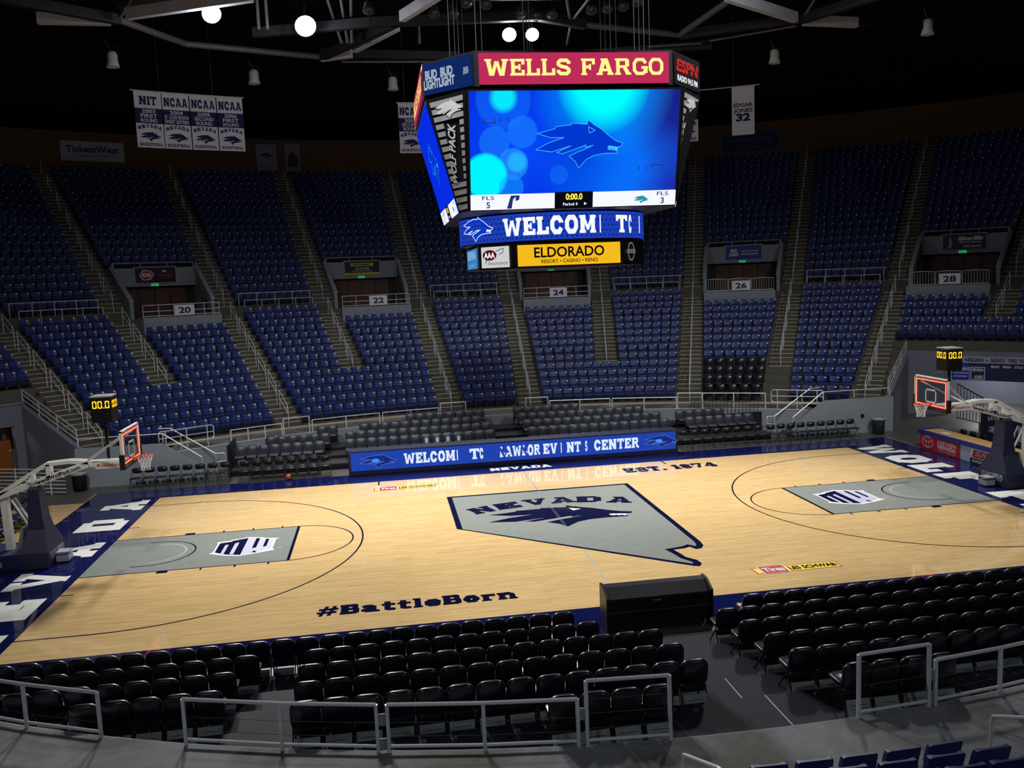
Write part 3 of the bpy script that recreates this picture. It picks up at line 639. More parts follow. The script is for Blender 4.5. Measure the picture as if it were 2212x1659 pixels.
def board(name, label, c, rz, w, h, fieldmat, framemat=None, cat='sign'):
    t = thing(name, label, cat, tuple(c), rz)
    if framemat: MB().box(-w/2-.05, w/2+.05, -.01, .06, -.05, h+.05).build('frame', framemat, t, local=True)
    MB().box(-w/2, w/2, -.04, .02, 0, h).build('panel', fieldmat, t, local=True)
    return t
def onb(t, st, x, z, h, mat, name='lettering', width=None, style='sans', bold=.02, shear=0, y=-.045, align='c'):
    MB().text(st, lambda u, v: Vector((x+u, y, z+v)), h, style, width, align, bold, shear).build(name, mat, t, local=True)
sil = M('sign_silver_frame', (170, 174, 184), .5)
wht = M('print_white', (224, 226, 232), .6); redp = M('print_red', (190, 44, 44), .6); blk = M('print_black', (20, 20, 24), .6)
def portal_board(num, label, fm):
    ac = dict(PORT.values())[num]; return board('advert_board', label, pol(43.42, ac, 8.52), -math.radians(ac), 2.34, .92, fm, sil)
t = portal_board('20', 'dark advert board with red and white DQ emblem above portal 20', M('dark_plum', (30, 18, 34), .5))
MB().poly([(-.95, .45), (-.72, .78), (-.3, .74), (-.08, .5), (-.3, .18), (-.75, .14)], lambda x, y: Vector((x, -.045, y))).build('emblem_edge', wht, t, local=True)
MB().poly([(-.9, .46), (-.7, .73), (-.32, .7), (-.14, .5), (-.33, .23), (-.73, .19)], lambda x, y: Vector((x, -.05, y))).build('emblem_field', M('dq_red', (168, 52, 44), .6), t, local=True)
onb(t, 'DQ', -.53, .35, .22, wht, width=.5, style='slab', y=-.055)
onb(t, 'DQ', .5, .62, .12, wht, width=.24, style='slab'); onb(t, 'Grill & Chill', .55, .36, .15, redp, width=.8); onb(t, 'RESTAURANT', .65, .22, .06, redp, width=.4)
t = portal_board('22', 'black and yellow advert board with phone number above portal 22', M('board_black', (22, 22, 24), .5))
MB().box(-.75, .75, -.046, -.04, .58, .8).box(-1.17, 1.17, -.046, -.04, .02, .16).build('yellow_bar', M('board_yellow', (196, 178, 40), .6), t, local=True)
onb(t, 'McKINNEY', 0, .63, .12, blk, width=1.2, bold=.04, y=-.05); onb(t, '775-997-9500', 0, .38, .1, wht, width=.9); onb(t, 'WATER DAMAGE CLEANUP', 0, .25, .06, wht, width=1.3)
t = portal_board('24', 'dark advert board above portal 24, mostly behind the hanging scoreboard', M('board_navy', (26, 34, 74), .5))
t = portal_board('26', 'blue BUD LIGHT advert board above portal 26', M('board_blue', (34, 60, 148), .5))
onb(t, 'BUD', -.62, .5, .2, wht, width=.42, bold=.05); onb(t, 'LIGHT', -.62, .24, .2, wht, width=.62, bold=.05)
onb(t, 'MAKE THE RIGHT CALL', .42, .5, .09, wht, width=1.1); onb(t, 'DRINK RESPONSIBLY', .42, .3, .1, wht, width=1.1)
t = portal_board('28', 'dark blue SilverBlu sports media board above portal 28', M('board_indigo', (40, 42, 78), .5))
onb(t, 'SilverBlu', .35, .55, .22, wht, width=1.4, bold=.05, shear=.3); onb(t, 'SPORTS MEDIA', .35, .38, .09, wht, width=1.2); onb(t, '(775) 224-5509', .45, .12, .14, wht, width=.95, shear=.2)
MB().poly([(-.95, .12), (-.78, .3), (-.85, .55), (-.78, .8), (-.68, .58), (-.62, .4), (-.7, .1)], lambda x, y: Vector((x, -.045, y))).build('player_figure_print', M('print_lilac', (150, 156, 190), .6), t, local=True)
# ------------------------------------------------------------------ blue arena seats
def seat_geo():
    bk = MB(); rings = []
    for z, y, w in ((.44, .0, .225), (.56, -.012, .232), (.72, .03, .232), (.79, .055, .226), (.81, .066, .2)):
        rings.append([Vector((x*w, y+(-.03 if abs(x) > .9 else .0), z)) for x in (-1, -.5, .5, 1)] + [Vector((x*w, y+.035, z)) for x in (1, .5, -.5, -1)])
    bk.loft(rings)
    pan = MB(); rings = []
    for z, y, w in ((.12, -.02, .15), (.2, -.05, .185), (.38, -.08, .2), (.43, -.07, .2)):
        rings.append([Vector((-w, y, z)), Vector((w, y, z)), Vector((w*.95, y+.06, z)), Vector((-w*.95, y+.06, z))])
    pan.loft(rings)
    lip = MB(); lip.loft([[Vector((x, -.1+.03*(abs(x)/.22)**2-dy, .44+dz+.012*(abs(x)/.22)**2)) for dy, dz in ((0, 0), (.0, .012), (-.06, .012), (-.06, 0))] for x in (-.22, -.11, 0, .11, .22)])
    br = MB().box(-.26, -.235, -.06, .05, 0, .46).box(-.262, -.232, -.14, .06, .43, .46)
    pl = MB().box(.11, .195, .0, .02, .72, .775)
    pl.v = [(x, y-.004, z) for x, y, z in pl.v]
    return bk, pan, lip, br, pl
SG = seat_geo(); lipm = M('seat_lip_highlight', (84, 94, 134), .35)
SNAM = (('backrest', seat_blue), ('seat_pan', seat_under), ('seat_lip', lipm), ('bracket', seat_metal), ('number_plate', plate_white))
def lowlim(k): return 12 if k in PORT else 14
SEATS, BLACK26 = [], []
def fill(r, a0, a1, z, meta, side=1, rz=None):
    n = int(math.radians(a1-a0)*r/.503); 
    if n < 1: return
    for q in range(n):
        a = a0+(a1-a0)*(q+.5)/n; P = pol(r, a, z, side)
        SEATS.append((P, -math.radians(a) if side > 0 else PI+math.radians(a), meta+(q,)))
for i in range(14):
    r = 28.0+.8*i; k = -1
    while k < len(AIS):
        a0, a1 = bounds(k, r); k2 = k+1
        while k2 in STOP and i < STOP[k2] and not (k2 == 8):        # rows run through where the aisle has ended
            k2 += 1; a1 = bounds(k2-1, r)[1]
        if k2 == 8 and i < 4: pass
        lim0 = i < lowlim(k)
        if i < 7: a0 = max(a0, -TUN+2.5); a1 = min(a1, TUN-2.5)
        if k == 7 and i < 4:
            BLACK26.append((i, a0, bounds(7, r)[1])); k = k2; continue
        if lim0 and a1 > a0+.8: fill(r, a0, a1, lowz(i), ('far', k, i))
        k = k2
for j in range(19):
    r = 40.35+.8*j
    for k in range(-1, len(AIS)):
        if k in PORT and j < 5: continue
        a0, a1 = bounds(k, r); fill(r, a0, a1, upz(j), ('up', k, j))
for i in range(4):
    r = 28.0+.8*i
    for a0, a1, k in ((-2.9, 3.0, 4), (5.6, 11.5, 5)):
        fill(r, a0, a1, lowz(i), ('near', k, i), -1)
def score(S):
    u, v, z = project(S[0]+Vector((0, 0, .6)))
    if not (-40 < u < 2252 and -20 < v < 1690): return -1
    return 1000/z
SC = sorted(((score(S), n) for n, S in enumerate(SEATS)), reverse=True)
pick = set(n for s, n in SC[:300] if s > 0)
t = thing('arena_seat', 'blue seat', 'seat')
for (nm, mt), g in zip(SNAM, SG): g.build(nm, mt, t, local=True)
seatP = Proto(t)
for n in sorted(pick):
    P, rz, (zone, k, i, sq) = SEATS[n]
    if zone == 'near': lab = 'blue seat seen from behind, %s row by near walkway, %s from the %s hand rail' % (ORD[i], ORDN[sq], 'curved' if k == 4 else 'next'); g = 'blue seats in front of the walkway, seen from behind'
    else: lab = 'blue flip-up seat, %s row %s, %s from the NEVADA side' % ('lowest' if i == 0 else ORDN[i], SECN[k], ORDN[sq]); g = 'blue seats in the lowest rows of the far stand'
    seatP.put(P, rz, lab, g)
V, F, MI = [], [], []
base = [(g.v, g.f, mi) for mi, g in enumerate(SG)]
for n, (P, rz, meta) in enumerate(SEATS):
    if n in pick: continue
    u, v, z = project(P)
    if meta[0] == 'near': pass
    elif not (-260 < u < 2480): continue
    c, s = math.cos(rz), math.sin(rz)
    for gv, gf, mi in base:
        o = len(V); V += [(P.x+x*c-y*s, P.y+x*s+y*c, P.z+zz) for x, y, zz in gv]; F += [tuple(q+o for q in f) for f in gf]; MI += [mi]*len(gf)
me = bpy.data.meshes.new('arena_seating'); me.from_pydata(V, [], F); me.update()
for nm, mt in SNAM: me.materials.append(mt)
me.polygons.foreach_set('material_index', MI)
o = bpy.data.objects.new('arena_seating', me); COL.objects.link(o)
tag(o, 'thousands of blue flip-up arena seats filling the rising far stand', 'seats', kind='stuff')
for sx, lb in ((-1, 'curved steel hand rail at the foot of the near stairs beside blue seats'), (1, 'curved steel hand rail at the foot of the near stairs, WOLF side')):
    P = lambda r, z: pol(r, sx*4.3, z, -1)
    rail_thing('stair_handrail', lb, 'handrail', [(P(27.75, 1.2), P(27.75, 2.0)), (P(29.2, 1.7), P(29.2, 2.7))], [('top_rail', [P(27.75, 1.95), P(27.78, 2.06), P(27.9, 2.12), P(29.2, 2.72), P(29.5, 2.8)])], .024)
# ------------------------------------------------------------------ riser decks and padded chairs
NEARW = "between the courtside console and the"
for i in range(2, 7):
    yb = -9.9-1.08*(i-1); z = .18*(i-1); y0, y1 = yb-.13, yb+.95
    xl = math.sqrt(max(1, 25.68**2-(10-y0)**2))
    t = thing('riser_deck', 'grey seating deck under the %s row of padded chairs near the walkway' % ORD[i-1], 'platform', (0, yb, 0), 0, 'stepped decks by the near walkway')
    xe = min(13.8, math.sqrt(25.66**2-(10-y1)**2)); rg = []
    for k in range(49):
        x = -xe+2*xe*k/48; yr = max(y0, 10-math.sqrt(25.68**2-x*x))
        rg.append([Vector(q) for q in ((x, yr, z-.05), (x, y1, z-.05), (x, y1, z), (x, yr, z))])
    MB().loft(rg).build('deck', deck_m, t)
    MB().box(-xe, xe, y1-.03, y1, 0, z-.05).build('deck_front', black_m, t)
    MB().box(-.04+.26*(i-4), -.02+.26*(i-4), y0, y1, z, z+.004).build('deck_seam', M('pale_seam', (150, 150, 156), .5), t)
for j in range(4):
    yb = 11.6+1.1*j; z = .27+.165*j; y0, y1 = yb-.95, yb+.17
    xl = math.sqrt(max(1, 25.68**2-(10+y1)**2))
    t = thing('riser_deck', 'dark seating deck under the %s row of emblem chairs behind the LED table' % ORD[j], 'platform', (0, yb, 0), 0, 'stepped decks behind the LED table')
    MB().box(-min(12.2, xl), min(12.2, xl), y0, y1, z-.05, z).build('deck', M('dark_deck', (60, 60, 66), .6), t)
    MB().box(-min(12.2, xl), min(12.2, xl), y0, y0+.03, 0, z-.05).build('deck_front', black_m, t)
def pad_back(w, z0, z1, r, th, tilt):
    P = bez_rect(w, z1-z0, r, 4); P = [(x, z if z > (z1-z0)/2 else z*.9-.0) for x, z in P]; rings = []
    cz = (z1-z0)/2
    for y, k in ((-.5, .84), (-.3, .96), (0, 1), (.3, .97), (.5, .86)):
        rings.append([Vector((x*k, y*th+tilt*((cz+(z-cz)*k)), z0+cz+(z-cz)*k)) for x, z in P])
    return MB().loft(rings)
def chair_proto(label, near):
    t = thing('padded_chair', label, 'chair'); pm = black_pad if near else lit_pad
    pad_back(.478, .38, .86, .14, .13, .14).build('backrest', pm, t, True, True)
    pad_back(.44, .27, .42, .06, .07, .1).build('back_skirt', black_m if near else black_pad, t, True, True)
    s = MB(); P = bez_rect(.44, .43, .07, 3)
    s.loft([[Vector((x*k, -.46+y*k+(1-k)*.2, z)) for x, y in P] for z, k in ((.41, .94), (.43, 1), (.47, 1), (.49, .92))]); s.build('seat', pm, t, True, True)
    for sx in (-1, 1):
        MB().tube((sx*.215, -.06, .42), (sx*.215, .13, 0), .014, 6).build('leg', black_m, t, local=True)
        MB().tube((sx*.215, -.02, .42), (sx*.215, -.4, 0), .014, 6).build('leg', black_m, t, local=True)
    if near:
        k = MB().loft([[Vector((x, y, z)) for x, y, z in ((-.2, .07, .25), (.2, .07, .25), (.2, .085, .26), (-.2, .085, .26))], [Vector((x, y, z)) for x, y, z in ((-.2, .17, .02), (.2, .17, .02), (.2, .185, .03), (-.2, .185, .03))]]).build('slotted_panel', grey_plate, t, local=True)  # stand-in for the pale slotted area below each chair back
        sl = MB()
        for q in range(3):
            z = .075+.05*q; y = .17-.1*(z-.02)/.23+.018
            sl.box(-.14, .14, y-.004, y+.002, z-.006, z+.006)
        sl.build('slots', black_m, k, local=True)
    else:
        MB().text('N', lambda x, z: Vector((x, -.08+.14*.37, .735+z)), .085, 'slab', .12).build('emblem', M('emblem_grey', (150, 156, 166), .5), t, local=True)
        lip = MB().box(-.2, .2, -.475, -.455, .42, .45); lip.build('seat_edge', M('seat_edge_grey', (110, 112, 120), .4), t, local=True)
    return Proto(t)
nearP = chair_proto('black chair', True); farP = chair_proto('lit-tone black chair', False)
def near_row(i, xs, lab):
    y = -9.9-1.08*(i-1)+.1
    for q, x in enumerate(xs):
        if math.hypot(x, y-.12-10) > 25.55: continue
        nearP.put((x+random.uniform(-.006, .006), y+random.uniform(-.01, .01), (.18*(i-1)+.005)), PI+random.uniform(-.03, .03), 'black padded chair from behind, %s row, %s from %s' % (ORD[i-1].replace('lowest', 'front'), ORDN[q], lab), 'black padded chairs along the near sideline')
pt = .484
cen = 'deck aisle, #BattleBorn side'; lef = 'side aisle, NEVADA end'; rig = 'deck aisle, WOLF side'
near_row(1, [-1.98-pt*q for q in range(24)], 'the console, #BattleBorn side')
for i, (xr, xl_) in {2: (-1.7, -7.1), 3: (-.73, -7.05), 4: (-.7, -7.0), 5: (-.66, -6.98), 6: (-1.63, -4.2)}.items():
    near_row(i, [xr-pt*q for q in range(int(round((xr-xl_)/pt))+1)], cen)
for i, xr in {2: -8.34, 3: -8.58, 4: -8.6}.items(): near_row(i, [xr-pt*q for q in range(9)], lef)
for i, xl_ in {1: 2.27, 2: 1.24, 3: 1.26, 4: 1.28, 5: 1.24, 6: 1.6}.items(): near_row(i, [xl_+pt*q for q in range(16)], rig)
def far_row(j, x0, n, lab):
    y = 11.6+1.1*j-.07; z = .27+.165*j
    for q in range(n):
        x = x0+.481*q
        if math.hypot(x, y+.14+10) > 25.6: continue
        farP.put((x, y-.02+random.uniform(-.012, .012), z+.005), random.uniform(-.03, .03), 'black emblem chair, %s row %s, %s from NEVADA end' % (ORD[j].replace('lowest', 'front'), lab, ORDN[q]), 'emblem chairs behind the far sideline')
a, b_, c_, d_ = 'behind LED table WELCOME half', 'behind LED table CENTER half', 'NEVADA side of LED table', 'WOLF side of LED table'
for j, x0, n in ((0, -7.1, 14), (1, -7.12, 14), (2, -6.5, 12), (3, -4.3, 8)): far_row(j, x0, n, a)
for j, x0, n in ((0, 1.1, 14), (1, 1.05, 14), (2, 1.0, 13), (3, .95, 7)): far_row(j, x0, n, b_)
for j, x0, n in ((0, -11.8, 8), (1, -10.65, 6), (2, -8.45, 2)): far_row(j, x0+0*j, n, c_)
for j, x0, n in ((0, 8.6, 7), (1, 8.5, 5)): far_row(j, x0, n, d_)
for i, a0, a1 in BLACK26:                      # black padded chairs replacing the lowest rows below portal 26
    r = 28+.8*i; n = int(math.radians(a1-a0)*r/.5)
    for q in range(n):
        a = a0+(a1-a0)*(q+.5)/n
        c = nearP.put(pol(r, a, lowz(i)), -math.radians(a), 'black padded chair, %s row below BUD LIGHT board, %s from NEVADA side' % (ORD[i], ORDN[q]), 'black chairs below portal 26')
# reserved papers on four chairs
for q in range(4):
    x = -7.1+.481*(7+q); tag(MB().box(x-.075, x+.075, 11.445, 11.449, .75, .97).build('paper_notice', M('paper', (224, 228, 240), .7)), 'white paper notice on an emblem chair back, %s of four' % ORDN[q], 'paper', 'notices on emblem chairs')
# ------------------------------------------------------------------ metal folding chairs
def folding_proto(label, seatmat):
    t = thing('folding_chair', label, 'chair')
    for s in (-1, 1):
        MB().path([(s*.2, .1, 0), (s*.2, -.28, .44)], .012, 6).build('rear_leg', black_m, t, local=True)
        MB().path([(s*.215, -.42, 0), (s*.215, -.02, .46), (s*.205, .1, .72), (s*.17, .12, .79)], .012, 6).build('front_leg', black_m, t, local=True)
    MB().path([(-.17, .12, .79), (-.1, .125, .805), (.1, .125, .805), (.17, .12, .79)], .012, 6).build('top_bar', black_m, t, local=True)
    MB().tube((-.21, -.35, .09), (.21, -.35, .09), .009, 6).tube((-.2, .05, .07), (.2, .05, .07), .009, 6).tube((-.2, -.1, .24), (.2, -.1, .24), .009, 6).build('cross_bar', black_m, t, local=True)
    P = bez_rect(.37, .2, .07, 4); MB().loft([[Vector((x, .085+.1*y+dy-.02*(1-(x/.19)**2), .59+y)) for x, y in P] for dy in (0, .014)]).build('backrest', seatmat, t, True, True)
    P = bez_rect(.4, .4, .06, 4); MB().loft([[Vector((x*k, -.42+y, z)) for x, y in P] for z, k in ((.43, .96), (.45, 1), (.465, .95))]).build('seat', seatmat, t, True, True)
    return Proto(t)
foldP = folding_proto('x', M('black_enamel', (34, 36, 42), .35, var=.05)); fbP = folding_proto('y', M('indigo_enamel', (46, 46, 92), .4))
gF = 'black folding chairs along the far sideline'
for q, x in enumerate((-15.7, -15.2, -14.7, -14.2, -13.7, -13.2, -12.7, -12.2)): foldP.put((x, 9.75, 0), random.uniform(-.05, .05), 'black folding chair before the grey stair wall, NEVADA end, %s from trash can' % ORDN[q], gF)
for q in range(8): foldP.put((-11.4+.47*q, 9.72, 0), random.uniform(-.05, .05), 'black folding chair in front of emblem chairs, NEVADA end, %s from grey wall' % ORDN[q], gF)
for q in range(6): foldP.put((-11.0+.47*q, 10.18, 0), random.uniform(-.05, .05), 'black folding chair in the second line, NEVADA end, %s from grey wall' % ORDN[q], gF)
for q in range(8): foldP.put((7.7+.51*q, 9.85, 0), random.uniform(-.06, .06), 'black folding chair in front of emblem chairs, WOLF end, %s from LED table' % ORDN[q], gF)
for q in range(9): foldP.put((11.85+.485*q, 9.8, 0), random.uniform(-.06, .06), 'black folding chair before the grey stair wall, WOLF end, %s from emblem chairs' % ORDN[q], gF)
for q in range(8): fbP.put((-18.45, 6.2-.5*q, 0), PI/2+random.uniform(-.05, .05), 'indigo folding chair in the first line behind the NEVADA baseline, %s from the tunnel' % ORDN[q], 'indigo chairs behind the NEVADA baseline')
for q in range(6): fbP.put((-19.3, 6.1-.5*q, 0), PI/2+random.uniform(-.05, .05), 'indigo folding chair in the second line behind the NEVADA baseline, %s from the tunnel' % ORDN[q], 'indigo chairs behind the NEVADA baseline')
tag(MB().sphere((-9.59, 9.2, .122), .12, 16, 10).build('basketball', M('orange_leather', (176, 84, 40), .6), smooth=True), 'orange basketball lying under the folding chairs on navy border', 'ball')
tag(MB().box(-9.78, -9.5, 10.24, 10.26, .6, .63).box(-9.66, -9.62, 10.23, 10.25, .5, .73).build('tape_cross', M('white_tape', (220, 224, 230), .5)), 'white tape cross on a folding chair back', 'tape')
# ------------------------------------------------------------------ guard rails along both walkways
def flat_rail(name, label, pts, h, wires, group, z=1.12, rad=.03, low=True, plates=False):
    P = [Vector((x, y, z)) for x, y in pts]; up = lambda q, d: q+Vector((0, 0, d))
    t = thing(name, label, 'rail', tuple(P[0]), 0, group)
    for q in P: MB().box(-.025, .025, -.025, .025, 0, h, Matrix.Translation(q)).build('post', steel, t)
    MB().path([up(P[0], h)] + [up(q, h) for q in P[1:]], rad, 8).build('top_rail', steel, t)
    if low: MB().path([up(q, .09) for q in P], rad*.85, 8).build('bottom_rail', steel, t)
    for d in wires: MB().path([up(q, h*d) for q in P], .004, 4).build('wire', M('wire_grey', (92, 92, 92), .5, metal=.5), t)
    return t
def onr(xs, side): return [(x, side*(-10+math.sqrt(25.78**2-x*x))) for x in xs]
gn = 'rails on the near walkway edge'
flat_rail('guard_rail', 'low steel rail in front of the chairs towards the NEVADA baseline', onr((-14.2, -12.9, -11.4, -10.1), -1), .73, (.33, .62), gn)
flat_rail('guard_rail', 'low steel rail across the aisle gap and first chairs beside the gate', onr((-8.72, -7.25, -5.84), -1), .73, (.33, .62), gn)
flat_rail('guard_rail', 'low steel rail behind the #BattleBorn chairs, next to the tall panel', onr((-5.68, -4.3, -2.95), -1), .73, (.33, .62), gn)
flat_rail('gate_rail', 'tall steel rail panel beside the deck aisle, #BattleBorn side', onr((-2.82, -1.6), -1), 1.0, (.27, .5, .72), gn)
flat_rail('gate_rail', 'tall steel rail panel beside the deck aisle, WOLF side', onr((1.35, 2.56), -1), 1.0, (.27, .5, .72), gn)
flat_rail('guard_rail', 'low steel rail behind the chairs on the WOLF side', onr((2.68, 3.9, 5.1, 6.4), -1), .73, (.33, .62), gn)
for x0 in (-5.76, -2.885, 2.62):
    q = onr((x0,), -1)[0]
    for z, n in ((1.62, 'a'), (1.24, 'b')):
        tag(MB().box(q[0]-.05, q[0]+.05, q[1]-.012, q[1]+.012, z-.09, z+.09).build('joint_plate', grey_plate), 'grey %s plate joining rail panels near %s' % ('upper' if n == 'a' else 'lower', {-5.76: 'the side aisle', -2.885: 'the tall #BattleBorn panel', 2.62: 'the tall WOLF panel'}[x0]), 'plate', 'rail joint plates')
gf = 'rails on the far walkway edge'
def angr(a0, a1, n): return [tuple(pol(25.8, a0+(a1-a0)*q/(n-1))[:2]) for q in range(n)]
for (a0, a1, n, h, lb) in ((-28.6, -23.4, 4, .57, 'between the stair wall and the DQ portal stairs'), (-20.2, -12.95, 3, .57, 'below the seats between DQ and yellow-board portals'), (-12.6, -6.4, 3, .57, 'below the seats of the yellow-board portal'),
        (6.05, 12.8, 3, .57, 'below the seats of the middle portal'), (13.05, 20.1, 3, .57, 'below the seats between middle and BUD LIGHT portals'), (22.95, 29.6, 3, .76, 'below the black chairs of the BUD LIGHT portal')):
    flat_rail('guard_rail', 'far walkway steel rail '+lb, angr(a0, a1, n), h, (), gf, rad=.026, low=False)
for (a0, a1, lb) in ((-23.2, -20.5, 'stairs of the DQ portal'), (-6.2, -3.36, 'stairs of the yellow-board portal'), (3.35, 5.85, 'stairs of the middle portal'), (20.25, 22.9, 'stairs of the BUD LIGHT portal')):
    flat_rail('gate_rail', 'taller far walkway rail panel at the foot of the '+lb, angr(a0, a1, 2), .77, (), gf, rad=.026, low=False)
for sx, nm in ((-1, 'NEVADA'), (1, 'WOLF')):
    X = lambda x: sx*x
    rail_thing('stair_rail', 'steel rail along the top of the grey stair wall at the %s end' % nm, 'rail', [(Vector((X(14.75), 10.58, 1.68)), Vector((X(14.75), 10.58, 2.05))), (Vector((X(16.3), 10.58, 1.68)), Vector((X(16.3), 10.58, 2.05))), (Vector((X(18.1), 10.58, 1.68)), Vector((X(18.1), 10.58, 2.05))), (Vector((X(13.25), 10.58, .5)), Vector((X(13.25), 10.58, .95)))],
               [('top_rail', [Vector((X(18.1), 10.58, 2.05)), Vector((X(14.75), 10.58, 2.05)), Vector((X(13.25), 10.58, .95))])], .026)
    rail_thing('stair_rail', 'steel hand rail on the inner side of the stairs at the %s end' % nm, 'rail', [(Vector((X(14.3), 11.75, .8)), Vector((X(14.3), 11.75, 1.75))), (Vector((X(12.9), 11.75, 0)), Vector((X(12.9), 11.75, .85)))],
               [('top_rail', [Vector((X(15.2), 11.75, 2.1)), Vector((X(14.7), 11.75, 2.08)), Vector((X(12.9), 11.75, .85)), Vector((X(12.55), 11.75, .85)), Vector((X(12.5), 11.75, .8)), Vector((X(12.5), 11.75, .5)), Vector((X(12.85), 11.75, .47))])], .026)
    P = [pol(25.9, sx*a, 1.12) for a in (30.2, 35.5)]
    t = thing('loop_rail', 'rounded three-bar steel barrier at the head of the %s end stairs' % nm, 'rail', tuple(P[0]))
    for u in (.12, .5, .88): q = P[0].lerp(P[1], u); MB().tube(q, q+Vector((0, 0, .92)), .024, 6).build('post', steel, t)
    L = lambda u, z: P[0].lerp(P[1], u)+Vector((0, 0, z))
    MB().path([L(.03, .32), L(0, .4), L(0, .84), L(.03, .92), L(.97, .92), L(1, .84), L(1, .4), L(.97, .32), L(.03, .32)], .026, 6).build('loop', steel, t)
    MB().path([L(0, .62), L(1, .62)], .02, 6).build('mid_rail', steel, t)
    a = sx*(TUN+.15)
    rail_thing('tunnel_rail', 'three-bar steel rail on the sloping tunnel wall at the %s end' % nm, 'rail', [(pol(r, a, 1.66+.2655*(r-27.4)), pol(r, a, 2.3+.2655*(r-27.4))) for r in (27.8, 29.6, 31.4, 33.1)],
               [('top_rail', [pol(27.8, a, 2.4), pol(33.1, a, 3.8)]), ('mid_rail', [pol(27.8, a, 2.18), pol(33.1, a, 3.58)]), ('mid_rail', [pol(27.8, a, 1.96), pol(33.1, a, 3.36)])], .024)
    rail_thing('tunnel_rail', 'steel rail above the tunnel mouth at the %s end' % nm, 'rail', [(pol(33.15, sx*q, 3.15), pol(33.15, sx*q, 3.5)) for q in (41.6, 44.5, 47.5, 50.5)],
               [('top_rail', [pol(33.15, sx*q, 3.5) for q in (41.6, 43, 44.5, 46, 47.5, 49, 50.5, 53, 56)])], .026)
    xb = X(18.0 if sx < 0 else 17.2); yb = 10.0
    t = thing('trash_can', 'round grey trash can with liner at the foot of the %s end wall' % nm, 'trash can', (xb, yb, 0))
    MB().lathe([(.02, 0), (.25, 0), (.29, .72), (.31, .74), (.31, .78), (.27, .78), (.25, .1), (.02, .1)], 18).build('bin', M('grey_bin', (74, 80, 86), .6) if sx > 0 else M('charcoal_bin', (46, 48, 54), .6), t, True, True)
    MB().lathe([(.315, .66), (.33, .7), (.325, .79), (.28, .8), (.26, .7)], 18).build('bin_liner', M('clear_liner', (150, 156, 160), .4), t, True, True)
t = thing('ramp_rail', 'seven-bar white railing beside the tunnel at the NEVADA end', 'rail', (-19.2, 9.9, 0))
A, B = Vector((-18.3, 9.3, 0)), Vector((-22.6, 10.9, 0))
for u in (.15, .5, .85): q = A.lerp(B, u); MB().tube(q, q+Vector((0, 0, 1.1)), .03, 6).build('post', steel, t)
for q in range(7): z = .12+.155*q; MB().tube(A+Vector((0, 0, z)), B+Vector((0, 0, z)), .02, 6).build('bar', white_metal, t)
MB().box(16.6, 16.76, 10.47, 10.5, .74, .9).build('outlet_box', black_m); tag(bpy.data.objects['outlet_box'], 'small dark outlet box on the grey wall beside the bin', 'outlet')
tag(MB().box(-.28, .28, -.04, 0, 1.05, 1.4).build('wall_box', M('grey_box', (110, 112, 124), .6)), 'small grey double box on the sloping tunnel wall', 'box')
o = bpy.data.objects['wall_box']; P = pol(28.3, -TUN+.0, 1.05); lat = Vector((math.cos(math.radians(TUN)), math.sin(math.radians(TUN)), 0)); o.location = P+lat*-.0-Vector((lat.x, lat.y, 0))*.25; o.rotation_euler = (0, 0, math.radians(TUN)-PI/2)
# ------------------------------------------------------------------ LED courtside table (far) and black console (near)
t = thing('led_table', 'long courtside table with glowing blue LED front reading WELCOME', 'table', (0, 9.3, 0))
MB().box(-7.12, 7.12, 9.02, 9.06, .02, 1.03).box(-7.12, 7.12, 9.06, 9.75, .97, 1.03).box(-7.12, -7.04, 9.06, 9.75, .02, .97).box(7.04, 7.12, 9.06, 9.75, .02, .97).build('table_body', M('navy_table_body', (24, 30, 60), .5), t)
led = M('led_blue', (38, 74, 190), .5, em=.8)
MB().box(-7.02, 7.02, 9.0, 9.03, .2, .97).build('led_screen', led, t)
lw_ = M('led_white', (222, 236, 255), .5, em=1.0); lcy = M('led_cyan', (60, 140, 255), .5, em=1.1); ldk = M('led_navy', (30, 54, 150), .5, em=.7)
fr = lambda x0: (lambda u, v: Vector((x0+u, 8.992, .37+v)))
x = MB()
for st, x0, wd in (('WELCOM', -3.75, 2.15), ('|', -2.58, .06), ('T', -1.85, .42), ('(', -1.55, .16), ('EV', 1.42, .62), ('|', 1.9, .06), ('NT', 2.45, .62), ('S', 3.0, .1), ('CENTER', 4.35, 2.0)):
    x.text(st, fr(x0), .45, 'slab', wd)
x.text('LAWLOR', lambda u, v: Vector((.1+u, 8.992, .37+v)), .45, 'slab', 1.75)
x.build('welcome_lettering', lw_, t)
sl = MB()
for q in range(7): xx = -.85+.24*q; sl.quad((xx, 8.989, .84), (xx+.1, 8.989, .84), (xx+.34, 8.989, .35), (xx+.24, 8.989, .35))
sl.build('diagonal_gaps', led, t)
for s, cx in ((-1, -5.9), (1, 6.35)):
    MB().poly(WOLF, lambda u, v: Vector((cx+u*1.5, 8.99, .57+v*1.1))).build('led_emblem', ldk, t)
    e = MB(); outline(e, WOLF, lambda u, v: Vector((cx+u*1.5, 8.987, .57+v*1.1)), .008); e.build('led_emblem_edge', M('led_pale', (130, 160, 235), .5, em=.9), t)
    MB().poly(ell(cx-.1, .6, .16, .08), lambda u, v: Vector((u, 8.985, v))).build('led_glow', lcy, t)
c = thing('courtside_console', 'black upright courtside console with sloping top and cable', 'console', (.33, -9.0, 0))
x0, x1 = -.9, 1.56
MB().prism([(-9.34, 0), (-9.34, .84), (-8.98, 1.0), (-8.72, 1.0), (-8.72, 0)], lambda y, z: Vector((x0, y, z)), lambda y, z: Vector((x0+.06, y, z))).build('side_panel', M('console_black', (26, 26, 30), .35), c)
